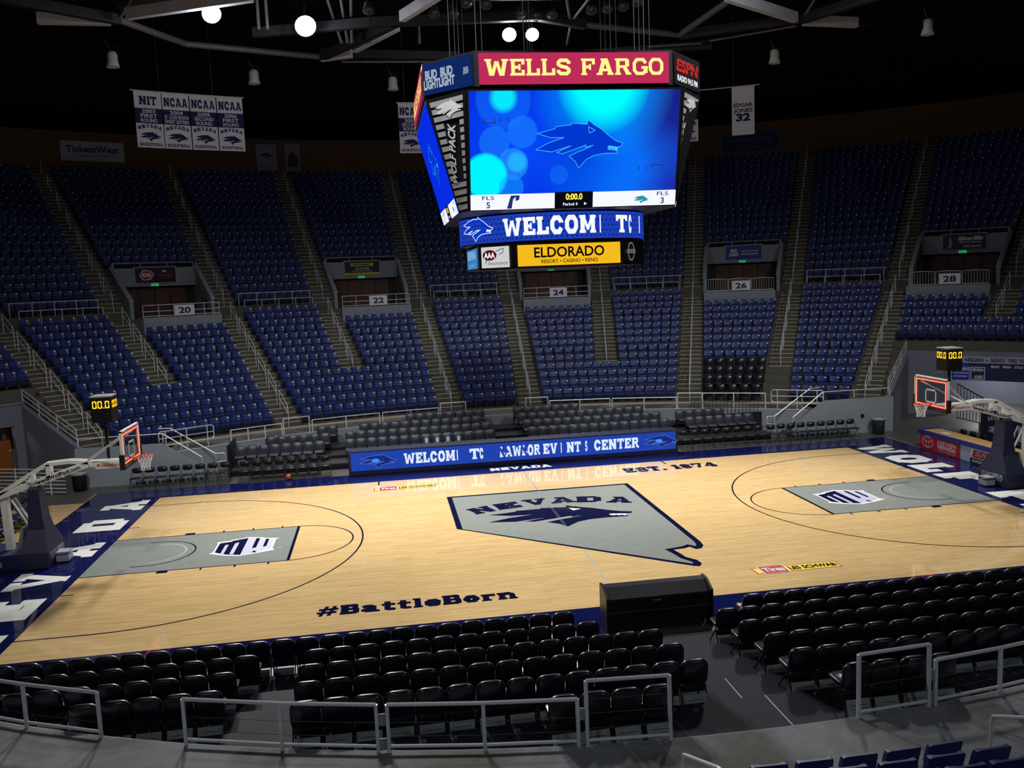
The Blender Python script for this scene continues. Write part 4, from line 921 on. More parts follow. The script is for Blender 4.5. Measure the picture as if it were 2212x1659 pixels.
MB().prism([(-9.34, 0), (-9.34, .84), (-8.98, 1.0), (-8.72, 1.0), (-8.72, 0)], lambda y, z: Vector((x1-.06, y, z)), lambda y, z: Vector((x1, y, z))).build('side_panel', MATS['console_black'], c)
MB().prism([(-9.3, .8), (-8.98, .975), (-8.74, .975), (-8.74, .9), (-8.95, .9), (-9.28, .74)], lambda y, z: Vector((x0+.06, y, z)), lambda y, z: Vector((x1-.06, y, z))).build('sloping_top', M('console_top', (52, 52, 60), .3), c)
MB().box(x0+.06, x1-.06, -9.27, -8.76, .5, .78).build('upper_front', MATS['console_black'], c)
MB().box(x0+.06, x1-.06, -9.24, -8.76, .02, .46).build('lower_front', MATS['console_black'], c)
MB().box(x0+.08, x1-.08, -9.3, -9.24, .47, .49).build('trim_line', M('console_trim', (92, 90, 92), .3, metal=.4), c)
MB().text('YAMAHA', lambda u, v: Vector((.28+u, -9.274, .68+v)), .03, width=.18).build('name_plate', wht, c)
MB().path([(1.28, -9.36, .0), (1.3, -9.38, .06), (1.36, -9.33, .1), (1.38, -9.3, .18)], .008, 6).build('cable', M('pale_cable', (200, 200, 200), .5), c)
# ------------------------------------------------------------------ basketball hoops
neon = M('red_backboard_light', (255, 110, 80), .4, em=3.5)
amber = M('amber_digit', (255, 190, 40), .4, em=2.6, emrgb=(255, 176, 30))
SEG = {'0': 'abcdef'}
def digits(mb, st, fn, h):
    w_ = h*.55; x = 0; tck = h*.13
    for ch in st:
        if ch == '.': mb.quad(fn(x, 0), fn(x+tck, 0), fn(x+tck, tck), fn(x, tck)); x += tck*1.8; continue
        for s in SEG[ch]:
            X0, X1, Z0, Z1 = {'a': (tck, w_-tck, h-tck, h), 'd': (tck, w_-tck, 0, tck), 'f': (0, tck, h/2+.01, h-.01), 'b': (w_-tck, w_, h/2+.01, h-.01), 'e': (0, tck, .01, h/2-.01), 'c': (w_-tck, w_, .01, h/2-.01)}[s]
            mb.quad(fn(x+X0, Z0), fn(x+X1, Z0), fn(x+X1, Z1), fn(x+X0, Z1))
        x += w_+tck*1.1
    return x
for sx, nm in ((-1, 'NEVADA'), (1, 'WOLF')):
    t = thing('basketball_hoop', 'portable white and navy basketball hoop at the %s baseline' % nm, 'hoop', (sx*16.2, 0, 0))
    V_ = lambda x, y, z: Vector((sx*x, y, z))
    def LO(secs): return MB().loft([[V_(a, -y, z), V_(b, -y, z), V_(b, y, z), V_(a, y, z)] for a, b, y, z in secs])
    LO([(16.3, 15.5, .72, .03), (16.3, 15.48, .72, .5), (16.12, 15.62, .33, 1.1), (16.08, 15.68, .3, 1.4), (16.04, 15.74, .25, 2.3), (16.0, 15.8, .2, 2.38)]).build('pillar_pad', pad_navy, t)
    bb = MB().box(*sorted((sx*18.5, sx*16.3)), -.72, .72, .04, .5).build('base_pad', M('navy_pad_dark', (30, 34, 78), .55), t)
    MB().loft([[V_(16.3, -.3, .62), V_(16.3, .3, .62), V_(16.24, .3, 1.18), V_(16.24, -.3, 1.18)], [V_(16.45, -.3, .62), V_(16.45, .3, .62), V_(16.3, .3, 1.18), V_(16.3, -.3, 1.18)]]).build('back_plate', M('steel_plate', (150, 152, 160), .4, metal=.4), t)
    MB().beam(V_(16.75, 0, .5), V_(16.78, 0, 2.18), .2, .2).build('rear_post', white_metal, t)
    MB().tube(V_(16.55, .12, 2.02), V_(15.95, .12, .8), .035, 6).tube(V_(16.55, -.12, 2.02), V_(15.95, -.12, .8), .035, 6).build('diagonal_brace', white_metal, t)
    ar = MB()
    for y in (-.11, .11):
        for P in ([(16.88, 2.14), (14.3, 2.93), (13.2, 2.93)], [(16.88, 2.2), (16.0, 2.72), (15.5, 3.0), (14.85, 3.04), (14.3, 2.98)], [(15.95, 2.7), (15.95, 2.44)], [(15.45, 3.0), (15.45, 2.6)]):
            for q in range(len(P)-1): ar.beam(V_(P[q][0], y, P[q][1]), V_(P[q+1][0], y, P[q+1][1]), .07, .17 if P[0][1] == 2.14 else .11)
    ar.build('boom_arm', white_metal, t)
    MB().lathe([(.02, -.12), (.13, -.12), (.2, .06), (.02, .06)], 12, V_(15.95, 0, 2.46)).build('hinge_block', white_metal, t)
    MB().tube(V_(14.35, .08, 3.02), V_(13.2, .75, 3.75), .03, 6).tube(V_(14.35, -.08, 3.02), V_(13.2, -.75, 3.75), .03, 6).build('board_brace', white_metal, t)
    ss = 13.68 if sx < 0 else 14.1
    sg = MB().box(sx*ss-.42, sx*ss+.42, -.2, -.17, 2.78, 2.98).build('sponsor_sign', white_metal, t)
    MB().text('StateFarm', lambda u, v: Vector((sx*ss+.05+u, -.206, 2.84+v)), .085, width=.56, bold=.01).build('sponsor_lettering', redp, sg)
    e = MB()
    for q in ((-.34, .04, .09), (-.38, 0, .055), (-.3, 0, .055)): e.poly(ell(sx*ss+q[0]+.02, 2.865+q[1], q[2]*.45, q[2]*.3, 12), lambda u, v: Vector((u, -.206, v)))
    e.build('sponsor_emblem', redp, sg)
    mid, hl = (sx*15.2, 2.66), 1.0; sl_ = -sx*.306; n_ = math.hypot(1, sl_)
    MB().text('NevadaWolfPack.com', lambda u, v: Vector((mid[0]+(u-sl_*v)/n_, -.149, mid[1]-.05+(u*sl_+v)/n_)), .11, width=1.4, bold=.03).build('web_address', blk, t)
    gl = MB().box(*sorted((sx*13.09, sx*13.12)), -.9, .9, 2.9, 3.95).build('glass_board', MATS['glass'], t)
    def frame(y0, y1, z0, z1, tk, xa, xb): 
        b = MB()
        for q in ((y0, y1, z0, z0+tk), (y0, y1, z1-tk, z1), (y0, y0+tk, z0, z1), (y1-tk, y1, z0, z1)): b.box(*sorted((sx*xa, sx*xb)), *q)
        return b
    frame(-.93, .93, 2.88, 3.97, .05, 13.07, 13.14).build('board_frame', white_metal, gl)
    frame(-.85, .85, 2.96, 3.89, .08, 13.082, 13.088).build('painted_halo', M('red_halo_glow', (214, 16, 40), .4, em=.9), gl)  # wider glowing red frame, paints the halo around the light strip
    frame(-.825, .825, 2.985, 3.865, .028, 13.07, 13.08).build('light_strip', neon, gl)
    frame(-.3, .3, 3.08, 3.55, .05, 13.075, 13.085).build('inner_square', white_metal, gl)
    bp = MB().box(*sorted((sx*13.04, sx*13.18)), -.96, .96, 2.84, 2.93)
    for y in (-1, 1): bp.box(*sorted((sx*13.04, sx*13.18)), *sorted((y*.9, y*.97)), 2.84, 3.28)
    bp.build('edge_pad', M('black_edge_pad', (26, 26, 34), .5), t)
    rm = MB(); rc = V_(12.725, 0, 3.05)
    rm.path([rc+Vector((.235*math.cos(2*PI*k/24), .235*math.sin(2*PI*k/24), 0)) for k in range(25)], .011, 6)
    rm.box(*sorted((sx*13.06, sx*12.95)), -.1, .1, 2.98, 3.06).build('rim', M('orange_rim', (236, 84, 42), .4), t)
    nt_ = MB()
    for k in range(12):
        for dr in (1, -1):
            P = []
            for q in range(6): a = 2*PI*(k+dr*q*.45)/12; rad = (.235, .2, .165, .14, .128, .135)[q]; P.append(rc+Vector((rad*math.cos(a), rad*math.sin(a), -.085*q)))
            nt_.path(P, .0065, 4)
    nt_.build('net', M('white_cord', (232, 232, 236), .8), t)
    # shot clock on the boom
    s = MB(); P = bez_rect(.6, .6, .04, 2)
    s.loft([[Vector((sx*13.75+x, -.3+y, z)) for x, y in P] for z in (4.18, 4.92)]).build('shot_clock', M('clock_black', (16, 15, 16), .5), t)
    sc = bpy.data.objects[[o.name for o in COL.objects if o.parent is t][-1]]
    s2 = MB().loft([[Vector((sx*13.75+x*k, -.3+.3+(y-.3)*k, z)) for x, y in P] for z, k in ((4.92, 1.04), (4.96, 1.04), (4.97, .9))]).build('clock_lid', M('clock_lid', (120, 120, 124), .5), sc)
    dg = MB(); digits(dg, '00.0', lambda u, v: Vector((sx*13.75-.23+u, -.306, 4.6+v)), .22)
    digits(dg, '00.0', lambda u, v: Vector((sx*13.75-sx*.306, (-.23+u if sx < 0 else .23-u), 4.6+v)), .22)
    dg.build('clock_digits', amber, sc)
    MB().beam(V_(13.75, 0, 4.2), V_(13.75, 0, 3.05), .07, .07).tube(V_(13.9, -.2, 4.2), V_(13.25, -.5, 3.9), .01, 5).tube(V_(13.9, .2, 4.2), V_(13.25, .5, 3.9), .01, 5).build('clock_mast', black_m, t)
    MB().text('DOLAN', lambda u, v: Vector((sx*15.472, -sx*(u-.28), .36+v)), .1, width=.5, bold=0).build('pad_lettering', M('pad_print', (206, 210, 222), .5), t)
    MB().text('LEXUS', lambda u, v: Vector((sx*15.472, -sx*(u+.28), .36+v)), .1, width=.5, bold=.03).build('pad_lettering', MATS['pad_print'], t)
    MB().text('DOLAN AUTO GROUP', lambda u, v: Vector((sx*15.478, -sx*u, .22+v)), .065, width=1.0).build('pad_lettering', MATS['pad_print'], t)
    MB().quad(*[Vector((sx*15.473, y, z)) for y, z in ((-.55, .315), (.55, .315), (.55, .33), (-.55, .33))]).build('pad_rule', MATS['pad_print'], t)
    MB().box(*sorted((sx*15.45, sx*15.1)), -.2, .2, .3, .34).box(*sorted((sx*15.45, sx*15.1)), -.2, .2, .05, .22).build('lift_handle', M('steel_plate2', (170, 172, 182), .4, metal=.3), t)
    MB().box(*sorted((sx*16.9, sx*16.75)), -.735, -.72, .15, .3).build('socket_plate', MATS['steel_plate'], t)
# ------------------------------------------------------------------ hanging centre scoreboard
sb = thing('scoreboard', 'huge hanging four-sided video scoreboard with ad panels and ribbon screen', 'scoreboard', (0, 0, 8.2))
frame_m = M('scoreboard_black', (22, 23, 28), .5)
def octo(hx, fy, sx_, hy): # front half width, front y, side x, side half length
    return [(-hx, -fy), (hx, -fy), (sx_, -hy), (sx_, hy), (hx, fy), (-hx, fy), (-sx_, hy), (-sx_, -hy)]
def ringp(o, z): return [Vector((x, y, z)) for x, y in o]
TOP, BOT = octo(2.9, 4.1, 3.9, 2.75), octo(2.9, 3.4, 3.1, 2.75)
MB().loft([ringp(BOT, 9.76), ringp(TOP, 12.82)]).build('main_cabinet', frame_m, sb)
RT = octo(2.66, 4.02, 3.94, 2.66)
MB().loft([ringp(RT, 12.9), ringp(RT, 13.8)]).build('top_cabinet', frame_m, sb)
MB().lathe([(2.83, 8.93), (2.83, 9.74)], 48).build('ribbon_core', frame_m, sb)
RB = octo(1.62, 2.56, 2.5, 1.62)
MB().loft([ringp(RB, 8.18), ringp(RB, 8.9)]).build('lower_cabinet', frame_m, sb)
MB().lathe([(.5, 13.8), (2.2, 13.8), (2.2, 13.9), (.5, 13.9)], 12).build('top_deck', frame_m, sb)
H8 = 8.2
vid = screen_mat('video_blue', (6, 44, 226), [(x, z-H8, r, c, k, op) for x, z, r, c, k, op in ((1.5, 10.9, 2.6, (8, 120, 255), 1.3, .8), (-1.6, 11.4, 1.9, (4, 80, 255), 1.3, .7), (.2, 11.3, 1.4, (2, 60, 214), 1.2, .6), (3.0, 12.4, 1.9, (26, 26, 120), 1.4, .9), (2.9, 10.2, 1.3, (30, 26, 160), 1.3, .8),
    (.75, 12.95, 2.0, (0, 150, 255), 1.6, .8), (.75, 12.95, 1.3, (0, 255, 255), 2.2, 1), (-1.95, 12.55, .75, (20, 110, 250), 14, .45), (-1.95, 12.6, .4, (10, 240, 255), 2.4, .9), (-1.45, 11.75, .42, (30, 130, 255), 14, .5), (-2.2, 11.5, .42, (30, 130, 255), 14, .45), (-1.7, 10.95, .42, (40, 150, 255), 14, .55),
    (-1.6, 11.0, .3, (40, 200, 255), 3, .6), (-.45, 10.65, .26, (20, 120, 255), 14, .4), (-2.45, 10.65, .62, (0, 250, 255), 6, .95), (-1.75, 10.35, .35, (20, 150, 255), 10, .5))], 1.0)
e_white = M('screen_white', (246, 250, 255), .5, em=1.0); e_dark = M('screen_dark', (14, 18, 34), .5, em=.5); e_navy = M('screen_navy', (40, 50, 120), .5, em=.9)
e_yel = M('screen_yellow', (255, 226, 70), .5, em=1.3); e_wolf = M('screen_wolf_blue', (2, 56, 212), .5, em=.95); e_cyan = M('screen_cyan', (70, 200, 255), .5, em=1.0); e_teal = M('screen_teal', (30, 160, 180), .5, em=.9)
e_dim = M('screen_dim_blue', (20, 40, 170), .5, em=.8); e_boke = M('screen_bokeh', (24, 150, 255), .5, em=.95); e_gl = M('screen_glow', (0, 236, 255), .5, em=1.1)
def face(i, off=.02):
    # maps (u across, v up 0..1) onto cabinet face i between its bottom and top edges
    a, b = BOT[i], BOT[(i+1) % 8]; c, d = TOP[i], TOP[(i+1) % 8]
    A, B, C_, D = Vector((*a, 9.76)), Vector((*b, 9.76)), Vector((*c, 12.82)), Vector((*d, 12.82)); n = (B-A).cross(C_-A).normalized()
    wid = (B-A).length/2
    def fn(u, v, o=0): return (A.lerp(B, u)).lerp(C_.lerp(D, u), v) + n*(off+o)
    return fn
for i, nm in ((0, 'front'), (2, 's'), (4, 'b'), (6, 'l')):
    fn = face(i); s = MB().quad(fn(.008, .01), fn(.992, .01), fn(.992, .985), fn(.008, .985)).build('video_screen', vid, sb)
    hv = 3.15; wv = 5.7
    at = lambda x, z, o=.004: fn(.5+x/wv, z/hv, o)
    def pl(mb, pts, o): return mb.poly(pts, lambda x, z: at(x, z, o))
    WF = lambda x, z: at(.1+x*2.35, 1.72+z*2.35, .012)
    MB().poly(WOLF, WF).build('wolf_picture', e_wolf, s)
    e = MB(); outline(e, WOLF, lambda x, z: at(.1+x*2.35, 1.72+z*2.35, .016), .006); outline(e, WOLF_EAR, lambda x, z: at(.1+x*2.35, 1.72+z*2.35, .016), .006)
    e.poly(WOLF_TEETH, lambda x, z: at(.1+x*2.35, 1.72+z*2.35, .016)); e.build('wolf_picture_edge', e_cyan, s)
    b = MB()
    for P in ([(-2.42, 2.42), (-2.42, 2.3), (-2.15, 2.3), (-2.15, 2.42)], [(-2, 2.32), (-2, 2.42)], [(-1.8, 2.32), (-1.8, 2.42)], [(1.75, 1.1), (1.75, 1.0)], [(1.95, 1.1), (1.95, 1.0)], [(2.1, 1.02), (2.1, 1.13), (2.4, 1.13), (2.4, 1.02)]): outline(b, P, lambda x, z: at(x, z, .008), .025, False)
    b.build('corner_marks', e_navy, s)
    sc_ = MB(); 
    for x0, x1 in ((-2.82, -.55), (.5, 2.82)): sc_.quad(at(x0, .03, .014), at(x1, .03, .014), at(x1, .44, .014), at(x0, .44, .014))
    sc_.build('score_strip', e_white, s)
    MB().quad(at(-.55, .03, .012), at(.5, .03, .012), at(.5, .46, .012), at(-.55, .46, .012)).build('score_middle', e_dark, s)
    q = MB(); T_ = lambda x0, z0: (lambda u, v: at(x0+u, z0+v, .018))
    q.text('FLS', T_(-2.35, .3), .1, width=.32, bold=.01).text('5', T_(-2.35, .08), .16, bold=.02).text('FLS', T_(2.45, .3), .1, width=.32, bold=.01).text('3', T_(2.45, .08), .16, bold=.02).build('score_lettering', e_navy, s)
    MB().poly([(-1.85, .05), (-1.72, .05), (-1.68, .3), (-1.56, .4), (-1.74, .4)], lambda x, z: at(x, z, .018)).poly([(-1.62, .25), (-1.52, .28), (-1.5, .4), (-1.6, .4)], lambda x, z: at(x, z, .018)).build('visitor_emblem', e_navy, s)
    MB().poly(WOLF, lambda x, z: at(1.85+x*.42, .2+z*.42, .018)).build('home_emblem', e_teal, s)
    MB().text('0:00.0', T_(-.02, .25), .16, width=.46, bold=.03).build('game_clock', e_yel, s)
    MB().text('Period 4', T_(-.12, .09), .08, width=.4, bold=.015).poly([(.26, .09), (.34, .13), (.26, .17)], lambda x, z: at(x, z, .018)).build('period_lettering', e_white, s)
stripe_m = M('silver_stripe', (168, 172, 178), .45); emb_m = M('silver_emblem', (226, 228, 232), .45)
for i in (1, 3, 5, 7):
    fn = face(i); cp = MB().quad(fn(.02, .0), fn(.98, .0), fn(.98, 1), fn(.02, 1)).build('corner_panel', frame_m, sb)
    mb = MB()
    for q in range(15):
        v0 = .03+.064*q; v1 = v0+.042; x0, x1 = .1, .92
        if 4 <= q <= 11: 
            c = .30+.35*((v0-.25)/.55) if i in (7, 5) else .70-.35*((v0-.25)/.55)
            segs_ = [(x0, .34), (.8, x1)] if i in (7, 5) else [(x0, .2), (.66, x1)]
        else: segs_ = [(x0, x1)]
        for a0_, a1_ in segs_: mb.quad(fn(a0_, v0, .01), fn(a1_, v0, .01), fn(a1_, v1, .01), fn(a0_, v1, .01))
    mb.build('stripe_print', stripe_m, cp)
    MB().poly(WOLF, lambda x, z: fn(.55+x*.72, .88+z*.28, .02)).build('emblem_print', emb_m, cp)
    an = math.radians(78 if i in (7, 5) else 102); x0 = .56 if i in (7, 5) else .46
    MB().text('WOLF PACK', lambda u, v: fn(x0+(u*math.cos(an)-v*math.sin(an))*.72, .5+(u*math.sin(an)+v*math.cos(an))*.33, .02), .3, width=1.55, bold=.03, shear=.2).build('side_lettering', emb_m, cp)
# top ring adverts
wf = M('wells_red', (214, 52, 100), .5, em=.75); wfy = M('wells_yellow', (255, 240, 140), .5, em=1.1)
for i in (0, 2, 4, 6):
    a, b = RT[i], RT[(i+1) % 8]; A, B = Vector((*a, 12.94)), Vector((*b, 12.94)); n = (B-A).cross(Vector((0, 0, 1))).normalized(); d = (B-A).normalized(); mid = (A+B)/2
    P = lambda u, v, o=.03: mid+d*u+Vector((0, 0, v))+n*o
    hwid = (B-A).length/2-.1
    pn = MB().quad(P(-hwid, 0), P(hwid, 0), P(hwid, .8), P(-hwid, .8)).build('top_advert', wf, sb)
    MB().text('WELLS FARGO', lambda u, v: P(u, .22+v, .036), .42, 'slab', hwid*2*.94, bold=-1).build('top_lettering', wfy, pn)
for i, kind in ((7, 'bud'), (1, 'espn'), (3, 'bud'), (5, 'espn')):
    a, b = RT[i], RT[(i+1) % 8]; A, B = Vector((*a, 12.94)), Vector((*b, 12.94)); n = (B-A).cross(Vector((0, 0, 1))).normalized(); d = (B-A).normalized(); mid = (A+B)/2; hwid = (B-A).length/2-.06
    P = lambda u, v, o=.03: mid+d*u+Vector((0, 0, v))+n*o
    bm = M('bud_blue', (26, 60, 140), .5, em=.45) if kind == 'bud' else M('espn_black', (18, 20, 28), .5)
    pn = MB().quad(P(-hwid, 0), P(hwid, 0), P(hwid, .8), P(-hwid, .8)).build('corner_advert', bm, sb)
    if kind == 'bud':
        lm = M('bud_white', (206, 222, 240), .5, em=.6)
        for cx in (-.58, -.02):
            MB().text('BUD', lambda u, v: P(cx+u, .4+v, .04), .22, width=.44, bold=.05).build('advert_lettering', lm, pn)
            MB().text('LIGHT', lambda u, v: P(cx+u, .15+v, .04), .22, width=.56, bold=.05).build('advert_lettering', lm, pn)
        MB().text('BUD', lambda u, v: P(.66+u, .42+v, .04), .08, width=.16, bold=.04).build('small_lettering', lm, pn)
        MB().text('LIGHT', lambda u, v: P(.66+u, .33+v, .04), .08, width=.2, bold=.04).build('small_lettering', lm, pn)
    else:
        er = M('espn_red', (240, 60, 56), .5, em=.6)
        MB().text('ESPN', lambda u, v: P(u, .38+v, .04), .3, width=1.5, bold=.045, shear=.15).build('advert_lettering', er, pn)
        MB().quad(P(-.78, .5, .046), P(.8, .5, .046), P(.8, .52, .046), P(-.78, .52, .046)).build('emblem_slit', bm, pn)
        MB().text('RADIO 94.5 FM', lambda u, v: P(u, .12+v, .04), .15, width=1.35, bold=.03).build('advert_lettering', e_white, pn)
# ribbon screen bent round the core
rib = M('ribbon_blue', (30, 66, 196), .5, em=.85); rdot = M('ribbon_dots', (20, 40, 130), .5, em=.6)
cyl_ = lambda r: (lambda x, z: Vector((r*math.sin(x/r), -r*math.cos(x/r), z)))
q = MB(); n = 64
for k in range(n):
    a0, a1 = 2*PI*k/n, 2*PI*(k+1)/n; q.quad(*[Vector((2.87*math.sin(a), -2.87*math.cos(a), z)) for a, z in ((a0, 8.96), (a1, 8.96), (a1, 9.72), (a0, 9.72))])
rs = q.build('ribbon_screen', rib, sb)
c1 = cyl_(2.885); q = MB()
for k in range(60):
    for v in range(5):
        x = -4.2+.145*k+(.07 if v % 2 else 0)
        q.quad(c1(x, 9.02+.145*v), c1(x+.05, 9.02+.145*v), c1(x+.05, 9.07+.145*v), c1(x, 9.07+.145*v))
q.build('ribbon_dot_pattern', rdot, rs)
q = MB(); c2 = cyl_(2.9)
for st, x0, wd in (('WELCOM', -.62, 2.75), ('|', .9, .06), ('T', 1.72, .5), ('(', 2.12, .16), ('|', 2.75, .1)): q.text(st, lambda u, v: c2(x0+u, 9.11+v), .5, 'slab', wd)
q.build('ribbon_lettering', e_white, rs)
MB().poly([(x*1.5-3.1, 9.38+y*1.3) for x, y in WOLF], c2).build('ribbon_emblem', e_wolf, rs)
q = MB(); c3 = cyl_(2.91); outline(q, [(x*1.5-3.1, 9.38+y*1.3) for x, y in WOLF], c3, .02); q.poly([(x*1.5-3.1, 9.38+y*1.3) for x, y in WOLF_TEETH], c3); q.build('ribbon_emblem_edge', e_white, rs)
# lower ring adverts
eld = M('eldorado_yellow', (250, 192, 30), .5, em=.95); edk = M('eldorado_brown', (40, 22, 10), .5)
def ringface(i, z0):
    a, b = RB[i], RB[(i+1) % 8]; A, B = Vector((*a, z0)), Vector((*b, z0)); n = (B-A).cross(Vector((0, 0, 1))).normalized(); d = (B-A).normalized(); mid = (A+B)/2
    return (lambda u, v, o=.03: mid+d*u+Vector((0, 0, v))+n*o), (B-A).length/2
for i in (0, 4):
    P, hw_ = ringface(i, 8.24)
    pn = MB().quad(P(-1.5, 0), P(1.5, 0), P(1.5, .6), P(-1.5, .6)).build('lower_advert', eld, sb)
    MB().text('ELDORADO', lambda u, v: P(.0+u, .24+v, .04), .28, width=2.05, bold=.02).build('advert_lettering', edk, pn)
    MB().text('RESORT \u2022 CASINO \u2022 RENO', lambda u, v: P(.0+u, .07+v, .04), .1, width=1.65, bold=.015).build('advert_lettering', edk, pn)
pbm = M('pale_blue_ad', (70, 150, 220), .5, em=.7); pbp = M('pale_ad_print', (150, 200, 240), .5, em=.8)
for i in (2, 6):
    P, hw_ = ringface(i, 8.24)
    pn = MB().quad(P(-1.5, 0), P(1.5, 0), P(1.5, .6), P(-1.5, .6)).build('lower_advert', pbm, sb)
    MB().text('SIERRA', lambda u, v: P(u, .3+v, .04), .24, width=2.4, bold=.04).build('advert_lettering', pbp, pn)
    MB().text('RENO', lambda u, v: P(u, .05+v, .04), .1, width=1.6).build('advert_lettering', pbp, pn)
for i in range(1, 8, 2):
    P, hw_ = ringface(i, 8.24); left = i in (7, 3)
    if left:
        pn = MB().quad(P(-.52, 0), P(.52, 0), P(.52, .6), P(-.52, .6)).build('corner_advert', M('aaa_white', (226, 226, 226), .5, em=.8), sb)
        aa = M('aaa_red', (190, 36, 44), .5); MB().poly(ell(-.2, .36, .26, .15), lambda u, v: P(u, v, .04)).build('oval_emblem', aa, pn)
        MB().text('AAA', lambda u, v: P(-.2+u, .28+v, .05), .16, width=.4, bold=.03).build('emblem_lettering', e_white, pn)
        MB().text('Insurance', lambda u, v: P(.1+u, .08+v, .04), .11, width=.72, shear=.2).build('advert_lettering', e_navy, pn)
        q = MB(); outline(q, [(-.38, .12), (-.3, .2), (-.36, .24)], lambda u, v: P(u, v, .045), .02, False); outline(q, [(.05, .47), (.32, .54), (.32, .44), (.16, .36)], lambda u, v: P(u, v, .045), .02, False); q.build('swoosh', e_navy, pn)
    else:
        q = MB(); outline(q, ell(-.25, .32, .19, .25), lambda u, v: P(u, v, .035), .035); q.quad(P(-.5, .27, .038), P(0, .27, .038), P(0, .38, .038), P(-.5, .38, .038)); q.build('ring_emblem', M('ring_silver', (200, 204, 214), .4, em=.35), sb)
        MB().text('NISSAN', lambda u, v: P(-.25+u, .285+v, .045), .08, width=.42, bold=.03).build('advert_lettering', e_dark, sb)
cb = thing('hoist_cables', 'thin dark steel cables holding up the centre scoreboard', 'cables', (0, 0, 13.8))
for x, y in ((-2.4, -2.4), (2.4, -2.4), (-2.4, 2.4), (2.4, 2.4), (-1.2, -3.2), (1.2, -3.2), (0, 3), (-2.9, .2), (2.9, .2)):
    MB().tube((x, y, 13.9), (x, y, 23), .014, 5).build('cable', M('cable_dark', (46, 46, 50), .6), cb)
    MB().tube((x+.16, y, 13.9), (x+.16, y, 23), .01, 5).build('cable', MATS['cable_dark'], cb)
# ------------------------------------------------------------------ hanging banners
def banner(a, lines, label, kind='ncaa', r=38.5, ztop=18.76, w=1.42, h=2.94):
    t = thing('hanging_banner', label, 'banner', tuple(pol(r, a, ztop-h)), -math.radians(a), 'championship banners')
    MB().box(-w/2, w/2, -.006, .006, 0, h).build('cloth', banner_white, t, local=True)
    P = lambda z0: (lambda u, v: Vector((u, -.012, z0+v)))
    if kind == 'ncaa':
        top, l2 = lines[0], lines[1:]
        MB().text(top, P(2.28), .46, width=1.28 if len(top) > 3 else .92, style='slab').build('title_print', banner_navy, t, local=True)
        MB().box(-w/2, w/2, -.011, -.006, 1.3, 2.1).build('navy_field', banner_navy, t, local=True)
        q = MB(); hh = .19 if len(l2) == 3 else .2
        for k, s in enumerate(l2): q.text(s, lambda u, v: Vector((u, -.016, 1.86-.245*k+v)), hh, width=min(1.28, .17*len(s)+.02), bold=.02)
        q.build('round_print', banner_white, t, local=True)
        q = MB()
        for k, ch in enumerate('NEVADA'):
            x = -.5+.2*k; zz = .93+.14*(1-(x/.6)**2); an = -x*.7
            q.text(ch, lambda u, v: Vector((x+u*math.cos(an)-v*math.sin(an), -.012, zz+u*math.sin(an)+v*math.cos(an))), .19, 'slab', .18, bold=.03)
        q.build('team_print', banner_navy, t, local=True)
        MB().text('BASKETBALL', P(.1), .16, 'slab', 1.2).build('sport_print', banner_navy, t, local=True)
        MB().poly(WOLF, lambda x, z: Vector((x*1.1, -.012, .6+z*1.0))).build('emblem_print', banner_navy, t, local=True)
    else:
        MB().text(lines[0], P(1.72), .22, width=1.12, bold=.03).text(lines[1], P(1.4), .22, width=1.12, bold=.03).text(lines[2], P(.9), .42, width=.85, bold=.05).build('name_print', banner_navy, t, local=True)
        MB().box(-w/2, w/2, -.011, -.006, 0, .06).build('hem', banner_navy, t, local=True)
    MB().box(-w/2-.02, w/2+.02, -.03, .03, h, h+.05).build('top_pole', white_metal, t, local=True)
    return t
banner(-26.78, ('NIT', '2003', 'FIRST', 'ROUND'), 'white and navy NIT 2003 first round basketball banner')
banner(-24.6, ('NCAA', '2004', 'ST. LOUIS REGION', 'SWEET SIXTEEN'), 'white and navy NCAA 2004 sweet sixteen basketball banner')
banner(-22.4, ('NCAA', '2005', 'SECOND', 'ROUND'), 'white and navy NCAA 2005 second round basketball banner')
banner(-20.2, ('NCAA', '2006', 'FIRST', 'ROUND'), 'white and navy NCAA 2006 first round basketball banner')
banner(-4.4, ('NCAA', '2007', 'SECOND', 'ROUND'), 'white and navy NCAA 2007 banner beside the scoreboard edge')
banner(21.1, ('WAC', 'CHAMPIONS', '2007', ' '), 'white and navy champions banner mostly hidden behind the scoreboard')
banner(26.15, ('EDGAR', 'JONES', '32'), 'white retired number banner reading 32 with navy print', 'name', w=1.32, h=2.85)
for a0, a1, nm in ((-28.1, -19.0, 'four banners beside the NIT banner'), (-5.6, -2.5, 'single NCAA banner beside the scoreboard'), (19.5, 27.6, 'EDGAR JONES banner')):
    t = thing('banner_pole', 'thin white pole carrying the '+nm, 'pole', tuple(pol(38.5, a0, 18.82)), 0, 'banner poles')
    MB().path([pol(38.5, a0+(a1-a0)*k/6, 18.84) for k in range(7)], .03, 6).build('pole', white_metal, t)
    for u in (.25, .72): MB().tube(pol(38.5, a0+(a1-a0)*u, 18.84), pol(38.5, a0+(a1-a0)*u, 23), .012, 5).build('hanger_wire', tube_grey, t)
